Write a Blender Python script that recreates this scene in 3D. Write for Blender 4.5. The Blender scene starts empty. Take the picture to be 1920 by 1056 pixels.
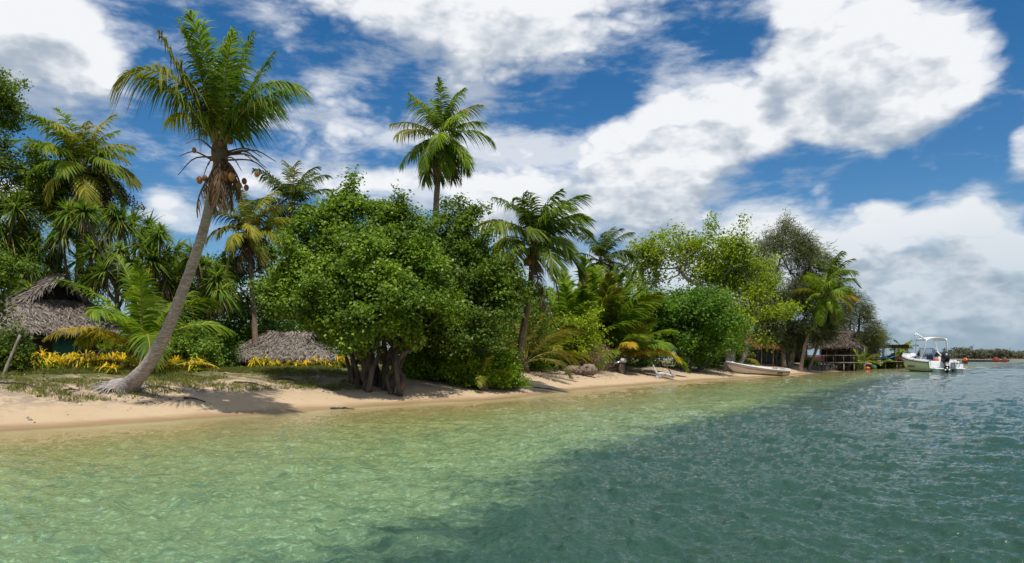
import bpy, math
import numpy as np

# ------------------------------------------------------------------ camera, sky, sun, exposure
SC = bpy.context.scene
COL = SC.collection
FPX, HOR, CX, CAMZ = 1371.0, 670.0, 960.0, 1.5      # focal length, horizon row, centre column of the photo; eye height

cam_data = bpy.data.cameras.new("camera")
cam_data.sensor_width = 36.0
cam_data.lens = 36.0 * FPX / 1920.0
cam_data.shift_y = (HOR - 528.0) / 1920.0
cam_data.clip_start = 0.1
cam_data.clip_end = 20000.0
cam = bpy.data.objects.new("camera", cam_data)
cam.location = (0, 0, CAMZ)
cam.rotation_euler = (math.radians(90), 0, 0)
COL.objects.link(cam)
SC.camera = cam

SUN_DIR = np.array([0.12, -0.36, 0.92]); SUN_DIR /= np.linalg.norm(SUN_DIR)
SUN_EL = math.asin(SUN_DIR[2])
SUN_AZ = math.atan2(SUN_DIR[0], SUN_DIR[1])
sun_data = bpy.data.lights.new("sun", 'SUN')
sun_data.energy = 4.6
sun_data.angle = math.radians(0.53)
sun_data.color = (1.0, 0.955, 0.88)
sun = bpy.data.objects.new("sun", sun_data)
sun.rotation_euler = (math.pi / 2 - SUN_EL, 0, math.pi - SUN_AZ)
COL.objects.link(sun)

SC.view_settings.view_transform = 'Standard'
SC.view_settings.look = 'None'
SC.view_settings.exposure = 0.0
SC.view_settings.gamma = 1.0
SC.cycles.use_denoising = True
SC.cycles.max_bounces = 7
SC.cycles.diffuse_bounces = 3
SC.cycles.glossy_bounces = 3
SC.cycles.transmission_bounces = 5
SC.cycles.transparent_max_bounces = 10
SC.cycles.sample_clamp_indirect = 6.0
SC.cycles.caustics_reflective = False
SC.cycles.caustics_refractive = False
SC.cycles.use_adaptive_sampling = True
SC.cycles.adaptive_threshold = 0.015


class NT:
    """small helper for node trees"""
    def __init__(self, tree):
        self.t = tree
    def n(self, typ, **kw):
        nd = self.t.nodes.new(typ)
        for k, v in kw.items():
            setattr(nd, k, v)
        return nd
    def put(self, sock, v):
        if v is None:
            return
        if isinstance(v, bpy.types.NodeSocket):
            self.t.links.new(v, sock)
        elif isinstance(v, (tuple, list)) and len(v) == 3 and sock.type == 'RGBA':
            sock.default_value = (*v, 1.0)
        else:
            sock.default_value = v
    def m(self, op, a, b=None, c=None, clamp=False):
        nd = self.n('ShaderNodeMath', operation=op, use_clamp=clamp)
        for i, v in enumerate((a, b, c)):
            self.put(nd.inputs[i], v)
        return nd.outputs[0]
    def v(self, op, a, b=None, scale=None):
        nd = self.n('ShaderNodeVectorMath', operation=op)
        self.put(nd.inputs[0], a)
        if b is not None:
            self.put(nd.inputs[1], b)
        if scale is not None:
            self.put(nd.inputs['Scale'], scale)
        return nd.outputs[0]
    def mix(self, f, a, b, blend='MIX'):
        nd = self.n('ShaderNodeMix', data_type='RGBA', blend_type=blend)
        nd.clamp_factor = True
        self.put(nd.inputs[0], f); self.put(nd.inputs[6], a); self.put(nd.inputs[7], b)
        return nd.outputs[2]
    def noise(self, vec, scale, detail=4.0, rough=0.55, dist=0.0, out=0, lac=2.0):
        nd = self.n('ShaderNodeTexNoise')
        self.put(nd.inputs['Vector'], vec)
        nd.inputs['Scale'].default_value = scale
        nd.inputs['Detail'].default_value = detail
        nd.inputs['Roughness'].default_value = rough
        nd.inputs['Lacunarity'].default_value = lac
        nd.inputs['Distortion'].default_value = dist
        return nd.outputs[out]
    def smooth(self, x, lo, hi, a=0.0, b=1.0):
        nd = self.n('ShaderNodeMapRange', interpolation_type='SMOOTHSTEP')
        self.put(nd.inputs[0], x)
        for i, q in enumerate((lo, hi, a, b)):
            self.put(nd.inputs[1 + i], q)
        return nd.outputs[0]
    def ramp(self, x, stops):
        nd = self.n('ShaderNodeValToRGB')
        cr = nd.color_ramp
        while len(cr.elements) < len(stops):
            cr.elements.new(0.5)
        for e, (p, c) in zip(cr.elements, stops):
            e.position = p; e.color = (*c, 1.0)
        self.put(nd.inputs[0], x)
        return nd.outputs[0]


def build_world():
    w = bpy.data.worlds.new("World")
    SC.world = w
    w.use_nodes = True
    t = w.node_tree
    t.nodes.clear()
    N = NT(t)
    BG = 0.1
    sky = N.n('ShaderNodeTexSky', sky_type='NISHITA')
    sky.sun_disc = False
    sky.sun_elevation = SUN_EL
    sky.sun_rotation = SUN_AZ
    sky.air_density = 1.0; sky.dust_density = 0.4; sky.ozone_density = 4.0
    tc = N.n('ShaderNodeTexCoord')
    d0 = tc.outputs['Generated']
    # cloud masses (column, row, half width, half height, weight) as read off the photo, turned into azimuth and elevation
    B = [(50, 60, 150, 85, 1.0), (170, 130, 80, 50, .7), (30, -20, 220, 60, .6),
         (700, -10, 230, 50, .7), (980, -5, 330, 70, .86), (1060, 80, 110, 50, .75), (560, 60, 90, 50, .5), (870, 70, 140, 50, .55),
         (190, 215, 120, 45, .42), (640, 180, 90, 36, .55), (890, 160, 75, 65, .7), (650, 250, 190, 42, .66), (830, 240, 130, 36, .58),
         (470, 310, 130, 40, .68), (720, 345, 270, 36, .72), (1010, 290, 170, 45, .86), (1060, 390, 240, 70, .92),
         (1230, 310, 140, 100, 1.15), (1290, 200, 85, 75, 1.1), (1400, 210, 110, 95, 1.0), (1140, 260, 60, 36, .8),
         (1590, 90, 150, 125, 1.25), (1760, 110, 110, 95, 1.15), (1660, 215, 120, 55, 1.0), (1490, 20, 70, 60, .8), (1520, 200, 90, 60, .85),
         (1430, 430, 90, 60, 1.15), (1520, 420, 60, 45, .9), (1640, 420, 70, 45, .95), (1800, 410, 110, 55, .95), (1700, 520, 260, 80, .95), (1900, 550, 260, 100, .9),
         (1945, 280, 50, 40, .95), (330, 400, 60, 40, .9), (20, 370, 60, 40, .8), (380, 590, 120, 60, .8), (1300, 480, 240, 70, .9),
         (1500, 570, 500, 80, .85), (700, 560, 500, 100, .8)]
    def aeof(px, py):
        x, z = (px - CX) / FPX, (HOR - py) / FPX
        return math.atan2(x, 1.0), math.atan2(z, math.hypot(x, 1.0))
    def density(vec, fine):
        sp = N.n('ShaderNodeSeparateXYZ'); N.put(sp.inputs[0], vec)
        # rolling distortion of the masses so that their rims billow
        wn = N.noise(vec, 4.0, 3.0, 0.5, out=1)
        wsp = N.n('ShaderNodeSeparateXYZ'); N.put(wsp.inputs[0], wn)
        az = N.m('ARCTAN2', sp.outputs[0], sp.outputs[1])
        az = N.m('MULTIPLY_ADD', N.m('SUBTRACT', wsp.outputs[0], .5), 0.13, az)
        el = N.m('ARCSINE', sp.outputs[2])
        el = N.m('MULTIPLY_ADD', N.m('SUBTRACT', wsp.outputs[1], .5), 0.09, el)
        acc = None
        for (px, py, rx, ry, a) in B:
            A, E = aeof(px, py)
            ia, ie = FPX / rx * (1 + ((px - CX) / FPX) ** 2), FPX / ry * 1.05
            dx = N.m('MULTIPLY_ADD', az, ia, -A * ia)
            dy = N.m('MULTIPLY_ADD', el, ie, -E * ie)
            q = N.m('MULTIPLY_ADD', dx, dx, N.m('MULTIPLY', dy, dy))
            g = N.m('POWER', 0.36788, N.m('MULTIPLY', q, q) if a > .9 else q)
            acc = N.m('MULTIPLY_ADD', g, a, acc if acc is not None else 0.0)
        acc = N.m('MINIMUM', acc, 1.2)
        # the rest of the sky (outside the picture) carries a broken cover too
        rest = N.smooth(N.m('ABSOLUTE', az), 0.72, 1.0, 0.0, 0.62)
        rest2 = N.smooth(el, 0.52, 0.8, 0.0, 0.56)
        acc = N.m('MAXIMUM', acc, N.m('MAXIMUM', rest, rest2))
        st = N.n('ShaderNodeMapping'); N.put(st.inputs[0], vec)
        st.inputs['Scale'].default_value = (1.0, 1.0, 1.75)
        f = N.noise(st.outputs[0], 7.5, 9.0 if fine else 5.0, 0.56, 0.1)
        # cauliflower heads
        b1 = N.m('ABSOLUTE', N.m('SUBTRACT', N.noise(st.outputs[0], 12.0, 1.0, .5), .5))
        b2 = N.m('ABSOLUTE', N.m('SUBTRACT', N.noise(st.outputs[0], 29.0, 2.0, .5), .5))
        puff = N.m('ADD', N.m('MULTIPLY', b1, 1.6), b2)
        tex = N.m('ADD', N.m('MULTIPLY', N.m('SUBTRACT', f, .5), 2.2), N.m('SUBTRACT', puff, .22))
        return N.m('ADD', tex, N.m('SUBTRACT', acc, .56)), el, acc, vec
    den, el, acc, vec = density(d0, True)
    off = N.v('NORMALIZE', N.v('ADD', d0, (0.012, -0.004, 0.042)))
    den2 = density(off, False)[0]
    alpha = N.smooth(den, -0.22, 0.52)
    # thin streaky cloud between the heaps
    ws = N.n('ShaderNodeMapping'); N.put(ws.inputs[0], vec)
    ws.inputs['Scale'].default_value = (1.0, 1.0, 3.0); ws.inputs['Rotation'].default_value = (0, .05, 0)
    wisp = N.noise(ws.outputs[0], 10.0, 9.0, .60, .12)
    wa = N.m('MULTIPLY', N.smooth(N.m('MULTIPLY_ADD', acc, .30, wisp), .53, .84), .72)
    alpha = N.m('MAXIMUM', alpha, wa)
    thick = N.smooth(den2, 0.25, 1.25)
    rim = N.smooth(N.m('SUBTRACT', den, den2), -0.55, 0.50)
    light = N.m('MULTIPLY_ADD', rim, 0.86, N.m('MULTIPLY', N.m('SUBTRACT', 1.0, thick), 0.30), clamp=True)
    low = N.smooth(el, 0.03, 0.24)
    dark = N.mix(low, (0.25, 0.35, 0.45), (0.40, 0.47, 0.56))
    white = N.mix(low, (0.55, 0.64, 0.72), (0.90, 0.92, 0.95))
    ccol = N.mix(light, dark, white)
    ccol = N.v('SCALE', ccol, scale=1.0 / BG)
    hs = N.n('ShaderNodeHueSaturation')
    hs.inputs['Saturation'].default_value = 1.34
    hs.inputs['Value'].default_value = 0.97
    N.put(hs.inputs['Color'], sky.outputs[0])
    # pale grey-blue air close to the horizon
    hz = N.smooth(el, -0.01, 0.14, 0.75, 0.0)
    base = N.mix(hz, hs.outputs[0], tuple(c / BG for c in (0.22, 0.37, 0.56)))
    col = N.mix(alpha, base, ccol)
    bg = N.n('ShaderNodeBackground')
    N.put(bg.inputs[0], col)
    bg.inputs[1].default_value = BG
    out = N.n('ShaderNodeOutputWorld')
    t.links.new(bg.outputs[0], out.inputs[0])
    w.cycles.sampling_method = 'MANUAL'
    w.cycles.sample_map_resolution = 512


build_world()

# ------------------------------------------------------------------ mesh helpers
ORG = {}


def setp(o, label=None, cat=None, group=None, kind=None):
    if label: o['label'] = label
    if cat: o['category'] = cat
    if group: o['group'] = group
    if kind: o['kind'] = kind
    return o


def thing(name, label, cat, loc=(0, 0, 0), group=None):
    o = bpy.data.objects.new(name, None)
    o.empty_display_size = 0.3
    o.location = loc
    COL.objects.link(o)
    ORG[o.name] = np.array(loc, float)
    return setp(o, label, cat, group)


def mk(name, parts, mats, parent=None, smooth=False, loc=None, bevel=None, attr=None):
    """link ONE mesh object; parts = [(V, [F, F..], material index)], world coordinates"""
    Vs, loops, totals, mi, base = [], [], [], [], 0
    for (V, Fs, m) in parts:
        V = np.asarray(V, float)
        for F in Fs:
            F = np.asarray(F, np.int64)
            if F.size == 0:
                continue
            loops.append((F + base).ravel())
            totals.append(np.full(len(F), F.shape[1], np.int32))
            mi.append(np.full(len(F), m, np.int32))
        Vs.append(V); base += len(V)
    V = np.concatenate(Vs)
    if parent is not None:
        org = ORG[parent.name]
    elif loc is not None:
        org = np.array(loc, float)
    else:
        org = np.zeros(3)
    V = V - org
    loops = np.concatenate(loops).astype(np.int32)
    totals = np.concatenate(totals); mi = np.concatenate(mi)
    me = bpy.data.meshes.new(name)
    me.vertices.add(len(V)); me.vertices.foreach_set('co', V.astype(np.float32).ravel())
    me.loops.add(len(loops)); me.loops.foreach_set('vertex_index', loops)
    me.polygons.add(len(totals))
    starts = np.concatenate([[0], np.cumsum(totals)[:-1]]).astype(np.int32)
    me.polygons.foreach_set('loop_start', starts)
    me.polygons.foreach_set('loop_total', totals)
    if not isinstance(mats, (list, tuple)):
        mats = [mats]
    for m in mats:
        me.materials.append(m)
    me.polygons.foreach_set('material_index', mi)
    if smooth:
        me.polygons.foreach_set('use_smooth', np.ones(len(totals), bool))
    me.update(calc_edges=True)
    me.validate()
    if attr:
        for k, a in attr.items():
            at = me.attributes.new(k, 'FLOAT', 'POINT')
            at.data.foreach_set('value', np.asarray(a, np.float32))
    o = bpy.data.objects.new(name, me)
    COL.objects.link(o)
    if parent is not None:
        o.parent = parent
    elif loc is not None:
        o.location = loc
    ORG[o.name] = org
    if bevel:
        b = o.modifiers.new('bevel', 'BEVEL'); b.width = bevel; b.segments = 2; b.limit_method = 'ANGLE'
    return o


def nrm(a):
    return a / np.maximum(np.linalg.norm(a, axis=-1, keepdims=True), 1e-9)


def spline(pts, n):
    """Catmull-Rom through the points"""
    P = np.asarray(pts, float)
    if len(P) == 2:
        t = np.linspace(0, 1, n)[:, None]
        return P[0] * (1 - t) + P[1] * t
    Q = np.vstack([2 * P[0] - P[1], P, 2 * P[-1] - P[-2]])
    t = np.linspace(0, len(P) - 1 - 1e-6, n)
    i = t.astype(int); u = (t - i)[:, None]
    p0, p1, p2, p3 = Q[i], Q[i + 1], Q[i + 2], Q[i + 3]
    return 0.5 * ((2 * p1) + (-p0 + p2) * u + (2 * p0 - 5 * p1 + 4 * p2 - p3) * u ** 2 + (-p0 + 3 * p1 - 3 * p2 + p3) * u ** 3)


def tube(pts, rad, sides=8, cap=True, lump=0.0, rng=None):
    P = np.asarray(pts, float); n = len(P)
    R = np.broadcast_to(np.asarray(rad, float), (n,)).copy()
    T = nrm(np.gradient(P, axis=0))
    ref = np.array([0, 0, 1.0]) if abs(T[0][2]) < 0.9 else np.array([1.0, 0, 0])
    S = np.empty_like(P)
    s = nrm(np.cross(T[0], ref))
    for i in range(n):
        s = nrm(s - T[i] * np.dot(s, T[i])); S[i] = s
    U = np.cross(T, S)
    a = np.linspace(0, 2 * np.pi, sides, endpoint=False)
    rr = R[:, None] * np.ones(sides)
    if lump and rng is not None:
        rr = rr * (1 + lump * (rng.random((n, sides)) - .5) * 2)
    V = P[:, None, :] + rr[..., None] * (np.cos(a)[None, :, None] * S[:, None, :] + np.sin(a)[None, :, None] * U[:, None, :])
    V = V.reshape(-1, 3)
    i, j = np.meshgrid(np.arange(n - 1), np.arange(sides), indexing='ij')
    k = (j + 1) % sides
    F = np.stack([i * sides + j, i * sides + k, (i + 1) * sides + k, (i + 1) * sides + j], -1).reshape(-1, 4)
    Fs = [F]
    if cap:
        Fs.append(np.arange(sides)[::-1][None, :]); Fs.append(((n - 1) * sides + np.arange(sides))[None, :])
    return V, Fs


def join(items):
    """merge [(V, Fs)] into one (V, Fs)"""
    Vs, Fs, b = [], [], 0
    for V, F in items:
        Vs.append(V)
        for f in F:
            Fs.append(np.asarray(f) + b)
        b += len(V)
    return np.concatenate(Vs), Fs


def boxv(c, size, R=None):
    s = np.array(size, float) / 2
    V = np.array([[x, y, z] for x in (-1, 1) for y in (-1, 1) for z in (-1, 1)], float) * s
    if R is not None:
        V = V @ np.asarray(R).T
    F = np.array([[0, 1, 3, 2], [4, 6, 7, 5], [0, 4, 5, 1], [2, 3, 7, 6], [0, 2, 6, 4], [1, 5, 7, 3]])
    return V + np.array(c, float), [F]


def bar(a, b, w, h=None):
    """a squared bar from a to b"""
    a, b = np.array(a, float), np.array(b, float)
    d = b - a; L = np.linalg.norm(d); d = d / L
    ref = np.array([0, 0, 1.0]) if abs(d[2]) < .95 else np.array([0, 1.0, 0])
    s = nrm(np.cross(d, ref)); u = np.cross(s, d)
    return boxv((a + b) / 2, (L, w, h or w), np.stack([d, s, u], 1))


def rotz(a):
    c, s = math.cos(a), math.sin(a)
    return np.array([[c, -s, 0], [s, c, 0], [0, 0, 1.0]])


def lathe(prof, sides=12):
    """(r, z) profile about the z axis"""
    P = np.array(prof, float); n = len(P)
    a = np.linspace(0, 2 * np.pi, sides, endpoint=False)
    V = np.stack([P[:, 0:1] * np.cos(a), P[:, 0:1] * np.sin(a), np.repeat(P[:, 1:2], sides, 1)], -1).reshape(-1, 3)
    i, j = np.meshgrid(np.arange(n - 1), np.arange(sides), indexing='ij'); k = (j + 1) % sides
    F = np.stack([i * sides + j, i * sides + k, (i + 1) * sides + k, (i + 1) * sides + j], -1).reshape(-1, 4)
    return V, [F]


def gridf(nu, nv):
    i, j = np.meshgrid(np.arange(nu - 1), np.arange(nv - 1), indexing='ij')
    return np.stack([i * nv + j, (i + 1) * nv + j, (i + 1) * nv + j + 1, i * nv + j + 1], -1).reshape(-1, 4)


# ------------------------------------------------------------------ terrain
SHORE = np.array([(-120, -90), (-60, -32), (-30, -3), (-17, 8.6), (-10.5, 15.0), (-9.1, 16.4), (-7.6, 18.5), (-5.6, 20.8), (-3.6, 23.4), (-0.2, 27.0),
                  (3.2, 34.5), (6.5, 39.5), (11.3, 46.7), (17.2, 54), (23.2, 62.3), (30.5, 73.4), (40, 86), (50, 99), (61.5, 113), (70, 124),
                  (71, 134), (60, 145), (30, 160), (-60, 190), (-300, 240)], float)
POLY = np.vstack([spline(SHORE, 260)[:, :2] if SHORE.shape[1] == 3 else spline(np.c_[SHORE, np.zeros(len(SHORE))], 260)[:, :2], [(-400, 0), (-300, -160)]])


def shore_s(x, y):
    """signed distance to the waterline, positive on land"""
    x = np.asarray(x, float).ravel(); y = np.asarray(y, float).ravel()
    A = POLY; Bp = np.roll(POLY, -1, 0)
    out = np.full(len(x), 1e9); inside = np.zeros(len(x), bool)
    for (ax, ay), (bx, by) in zip(A, Bp):
        dx, dy = bx - ax, by - ay
        L2 = dx * dx + dy * dy + 1e-12
        t = np.clip(((x - ax) * dx + (y - ay) * dy) / L2, 0, 1)
        d = (x - ax - t * dx) ** 2 + (y - ay - t * dy) ** 2
        np.minimum(out, d, out=out)
        cond = ((ay > y) != (by > y))
        if dy != 0:
            inside ^= cond & (x < dx * (y - ay) / dy + ax)
    s = np.sqrt(out)
    return np.where(inside, s, -s)


def vnoise(x, y, seed, scale):
    """smooth value noise"""
    r = np.random.default_rng(seed).random((64, 64))
    u, v = np.asarray(x) / scale, np.asarray(y) / scale
    i, j = np.floor(u).astype(int), np.floor(v).astype(int)
    fu, fv = u - i, v - j
    fu = fu * fu * (3 - 2 * fu); fv = fv * fv * (3 - 2 * fv)
    g = lambda a, b: r[a % 64, b % 64]
    return (g(i, j) * (1 - fu) + g(i + 1, j) * fu) * (1 - fv) + (g(i, j + 1) * (1 - fu) + g(i + 1, j + 1) * fu) * fv - .5


SS = [-900, -60, -25, -14, -8, -4, -2, -0.5, 0, 0.6, 2, 2.8, 4.2, 6.5, 12, 40, 100]
ZZ = [-9, -6, -3.5, -2.2, -1.2, -.6, -.32, -.08, 0, .09, .34, .5, .74, .92, 1.0, 1.05, 1.2]


def ground(x, y, s=None):
    x = np.asarray(x, float); y = np.asarray(y, float)
    if s is None:
        s = shore_s(x, y).reshape(x.shape)
    w = s + 0.5 * vnoise(x, y, 3, 2.7) * np.clip(np.abs(s), 0, 1) + 0.16 * vnoise(x, y, 8, 1.1)
    z = np.interp(w, SS, ZZ)
    z = np.where(z > 0, z * (1 - .55 * np.exp(-((x - 20.5) / 7) ** 2 - ((y - 59) / 9) ** 2)), z)
    k = np.clip((s - 1.0) / 3, 0, 1)
    z = z + k * (0.16 * vnoise(x, y, 5, 2.1) + 0.07 * vnoise(x, y, 6, 0.7)) + np.clip(s, 0, 1) * (0.05 * vnoise(x, y, 7, 0.35) + 0.014 * vnoise(x, y, 9, 0.13))
    return z


def gz(x, y):
    return float(ground(np.array([x]), np.array([y]))[0])


def P(px, py, Y):
    return np.array([(px - CX) / FPX * Y, Y, CAMZ + (HOR - py) / FPX * Y])


def at(px, Y, dz=0.0):
    x = (px - CX) / FPX * Y
    return np.array([x, Y, gz(x, Y) + dz])


def polar(r, front, nf, nb):
    a = np.concatenate([np.linspace(-front, front, nf), np.linspace(front, 2 * np.pi - front, nb + 1)[1:-1]])
    RR, AA = np.meshgrid(r, a, indexing='ij')
    X, Y = RR * np.sin(AA), RR * np.cos(AA)
    n, m = X.shape
    i, j = np.meshgrid(np.arange(n - 1), np.arange(m), indexing='ij'); k = (j + 1) % m
    F = np.stack([i * m + j, i * m + k, (i + 1) * m + k, (i + 1) * m + j], -1).reshape(-1, 4)
    return X, Y, RR, F


def mat(name, nodes=None):
    m = bpy.data.materials.new(name)
    m.use_nodes = True
    t = m.node_tree; t.nodes.clear()
    N = NT(t)
    out = N.n('ShaderNodeOutputMaterial')
    return m, N, out


def bump(N, h, strength=0.5, dist=0.05):
    b = N.n('ShaderNodeBump'); b.inputs['Strength'].default_value = strength; b.inputs['Distance'].default_value = dist
    N.put(b.inputs['Height'], h)
    return b.outputs[0]


def principled(N, col, rough=0.6, spec=0.4, normal=None, metal=0.0):
    p = N.n('ShaderNodeBsdfPrincipled')
    N.put(p.inputs['Base Color'], col); N.put(p.inputs['Roughness'], rough)
    p.inputs['Specular IOR Level'].default_value = spec; p.inputs['Metallic'].default_value = metal
    if normal is not None: N.put(p.inputs['Normal'], normal)
    return p


# ---- ground material: coral sand, damp strip, litter, turf
def ground_mat():
    m, N, out = mat('coral_sand')
    g = N.n('ShaderNodeNewGeometry'); pos = g.outputs['Position']
    at_ = N.n('ShaderNodeAttribute', attribute_name='shore'); s = at_.outputs['Fac']
    n1 = N.noise(pos, 0.8, 5, .6); n2 = N.noise(pos, 7, 4, .6); n3 = N.noise(pos, 45, 3, .65)
    sand = N.mix(n1, (0.42, 0.308, 0.185), (0.54, 0.42, 0.275))
    sand = N.mix(N.smooth(n3, .35, .75), sand, (0.44, 0.31, 0.19))
    sand = N.mix(N.smooth(n2, .60, .72, 0, .45), sand, (0.30, 0.22, 0.15))
    # damp sand at the water's edge
    sw = N.m('ADD', s, N.m('MULTIPLY', N.m('SUBTRACT', n1, .5), .5))
    sand = N.mix(N.smooth(sw, .15, .75, .9, 0), sand, (0.30, 0.195, 0.10))
    # grey coral and leaf litter band on the berm
    lit = N.m('ADD', s, N.m('MULTIPLY', N.m('SUBTRACT', n1, .5), 3.0))
    band = N.m('MULTIPLY', N.smooth(lit, 1.6, 2.8), N.smooth(N.noise(pos, 3.0, 6, .7), .40, .56))
    litc = N.mix(n3, (0.10, 0.075, 0.055), (0.33, 0.27, 0.23))
    sand = N.mix(N.m('MULTIPLY', band, .72), sand, litc)
    # turf and earth further in
    turf = N.m('MULTIPLY', N.smooth(lit, 3.2, 6.0), N.smooth(N.noise(pos, 1.4, 6, .65), .30, .55))
    tc = N.mix(n2, (0.05, 0.065, 0.012), (0.12, 0.13, 0.03))
    tc = N.mix(N.smooth(n3, .5, .7), tc, (0.12, 0.085, 0.045))
    col = N.mix(turf, sand, tc)
    seab = N.mix(N.smooth(N.noise(pos, .5, 5, .6), .4, .6), (0.42, 0.35, 0.19), (0.50, 0.42, 0.25))
    col = N.mix(N.smooth(s, -.3, 0), seab, col)
    h = N.m('ADD', N.m('MULTIPLY', n2, .6), N.m('MULTIPLY', n3, .35))
    rough = N.smooth(sw, .1, .4, .45, .95)
    p = principled(N, col, rough, .25, bump(N, h, .7, .05))
    N.t.links.new(p.outputs[0], out.inputs[0])
    return m


# ---- water: a body colour that follows depth and bottom (pale sand, weed beds) with ripple light and cloud shade painted in, a smooth wavy skin
def water_mat():
    m, N, out = mat('lagoon_water')
    g = N.n('ShaderNodeNewGeometry'); pos = g.outputs['Position']
    d = N.n('ShaderNodeAttribute', attribute_name='depth').outputs['Fac']
    e = N.n('ShaderNodeAttribute', attribute_name='edge').outputs['Fac']       # metres seaward of the dark zone's edge
    wob = N.noise(pos, 2.6, 3, .6, out=1)
    p2 = N.v('ADD', pos, N.v('SCALE', N.v('SUBTRACT', wob, (.5, .5, .5)), scale=0.55))
    st = N.n('ShaderNodeMapping'); N.put(st.inputs[0], p2); st.inputs['Scale'].default_value = (1.0, 2.1, 1.0)
    q = st.outputs[0]
    big = N.noise(q, .35, 5, .6); mid = N.noise(q, 2.3, 6, .68); fine = N.noise(q, 12.5, 4, .68, .6)
    dd = N.m('ADD', d, N.m('MULTIPLY', N.m('SUBTRACT', big, .5), .5))
    col = N.ramp(N.m('DIVIDE', dd, 2.4, clamp=True), [(0.0, (0.36, 0.24, 0.115)), (0.12, (0.30, 0.235, 0.085)), (0.30, (0.225, 0.225, 0.075)), (0.55, (0.165, 0.215, 0.085)), (1.0, (0.105, 0.195, 0.105))])
    # bright and dark caustic streaks painted into the bottom colour, stretched by the ripples
    col = N.mix(N.smooth(fine, .53, .62, 0, .80), col, N.mix(N.smooth(d, .2, 1.2), (0.44, 0.36, 0.17), (0.24, 0.39, 0.22)))
    col = N.mix(N.smooth(mid, .50, .62, 0, .55), col, N.mix(N.smooth(d, .2, 1.2), (0.17, 0.17, 0.06), (0.055, 0.13, 0.065)))
    # seagrass and deep water, with cloud shade painted into the same dark colour
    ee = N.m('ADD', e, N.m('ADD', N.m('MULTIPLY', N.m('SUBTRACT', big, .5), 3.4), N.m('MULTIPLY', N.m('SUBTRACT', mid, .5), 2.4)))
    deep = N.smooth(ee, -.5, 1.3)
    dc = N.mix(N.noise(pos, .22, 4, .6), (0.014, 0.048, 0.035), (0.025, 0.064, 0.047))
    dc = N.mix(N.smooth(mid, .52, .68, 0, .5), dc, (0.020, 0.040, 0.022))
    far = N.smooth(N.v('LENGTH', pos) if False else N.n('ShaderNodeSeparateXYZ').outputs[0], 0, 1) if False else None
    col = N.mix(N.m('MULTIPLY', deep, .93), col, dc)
    sxyz = N.n('ShaderNodeMapping'); N.put(sxyz.inputs[0], pos); sxyz.inputs['Rotation'].default_value = (0, 0, .45); sxyz.inputs['Scale'].default_value = (.75, 1.6, 1)
    r1 = N.noise(sxyz.outputs[0], 3.2, 5, .62, .4); r2 = N.noise(sxyz.outputs[0], 11, 3, .6, .3)
    calm = N.smooth(d, .05, .9, .35, 1.0)
    h = N.m('MULTIPLY', N.m('ADD', r1, N.m('MULTIPLY', r2, .28)), calm)
    p = principled(N, col, .03, .5, bump(N, h, .85, .062))
    p.inputs['IOR'].default_value = 1.33
    tr = N.n('ShaderNodeBsdfTransparent'); tr.inputs[0].default_value = (.93, .95, .90, 1)
    mx = N.n('ShaderNodeMixShader')
    N.put(mx.inputs[0], N.smooth(d, .0, .34, .10, 1.0))
    N.t.links.new(tr.outputs[0], mx.inputs[1]); N.t.links.new(p.outputs[0], mx.inputs[2])
    N.t.links.new(mx.outputs[0], out.inputs[0])
    return m


DARK_EDGE = np.array([(-8, -30), (-6, -6), (-2.5, 3.0), (-1.9, 5.3), (-.7, 8.2), (2.1, 14.7), (6.6, 21.6), (13, 32), (21.3, 45.7), (31, 60), (50, 82), (85, 128), (130, 190), (400, 500)], float)  # edge of the dark water: painted cloud shade together with seagrass


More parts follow.
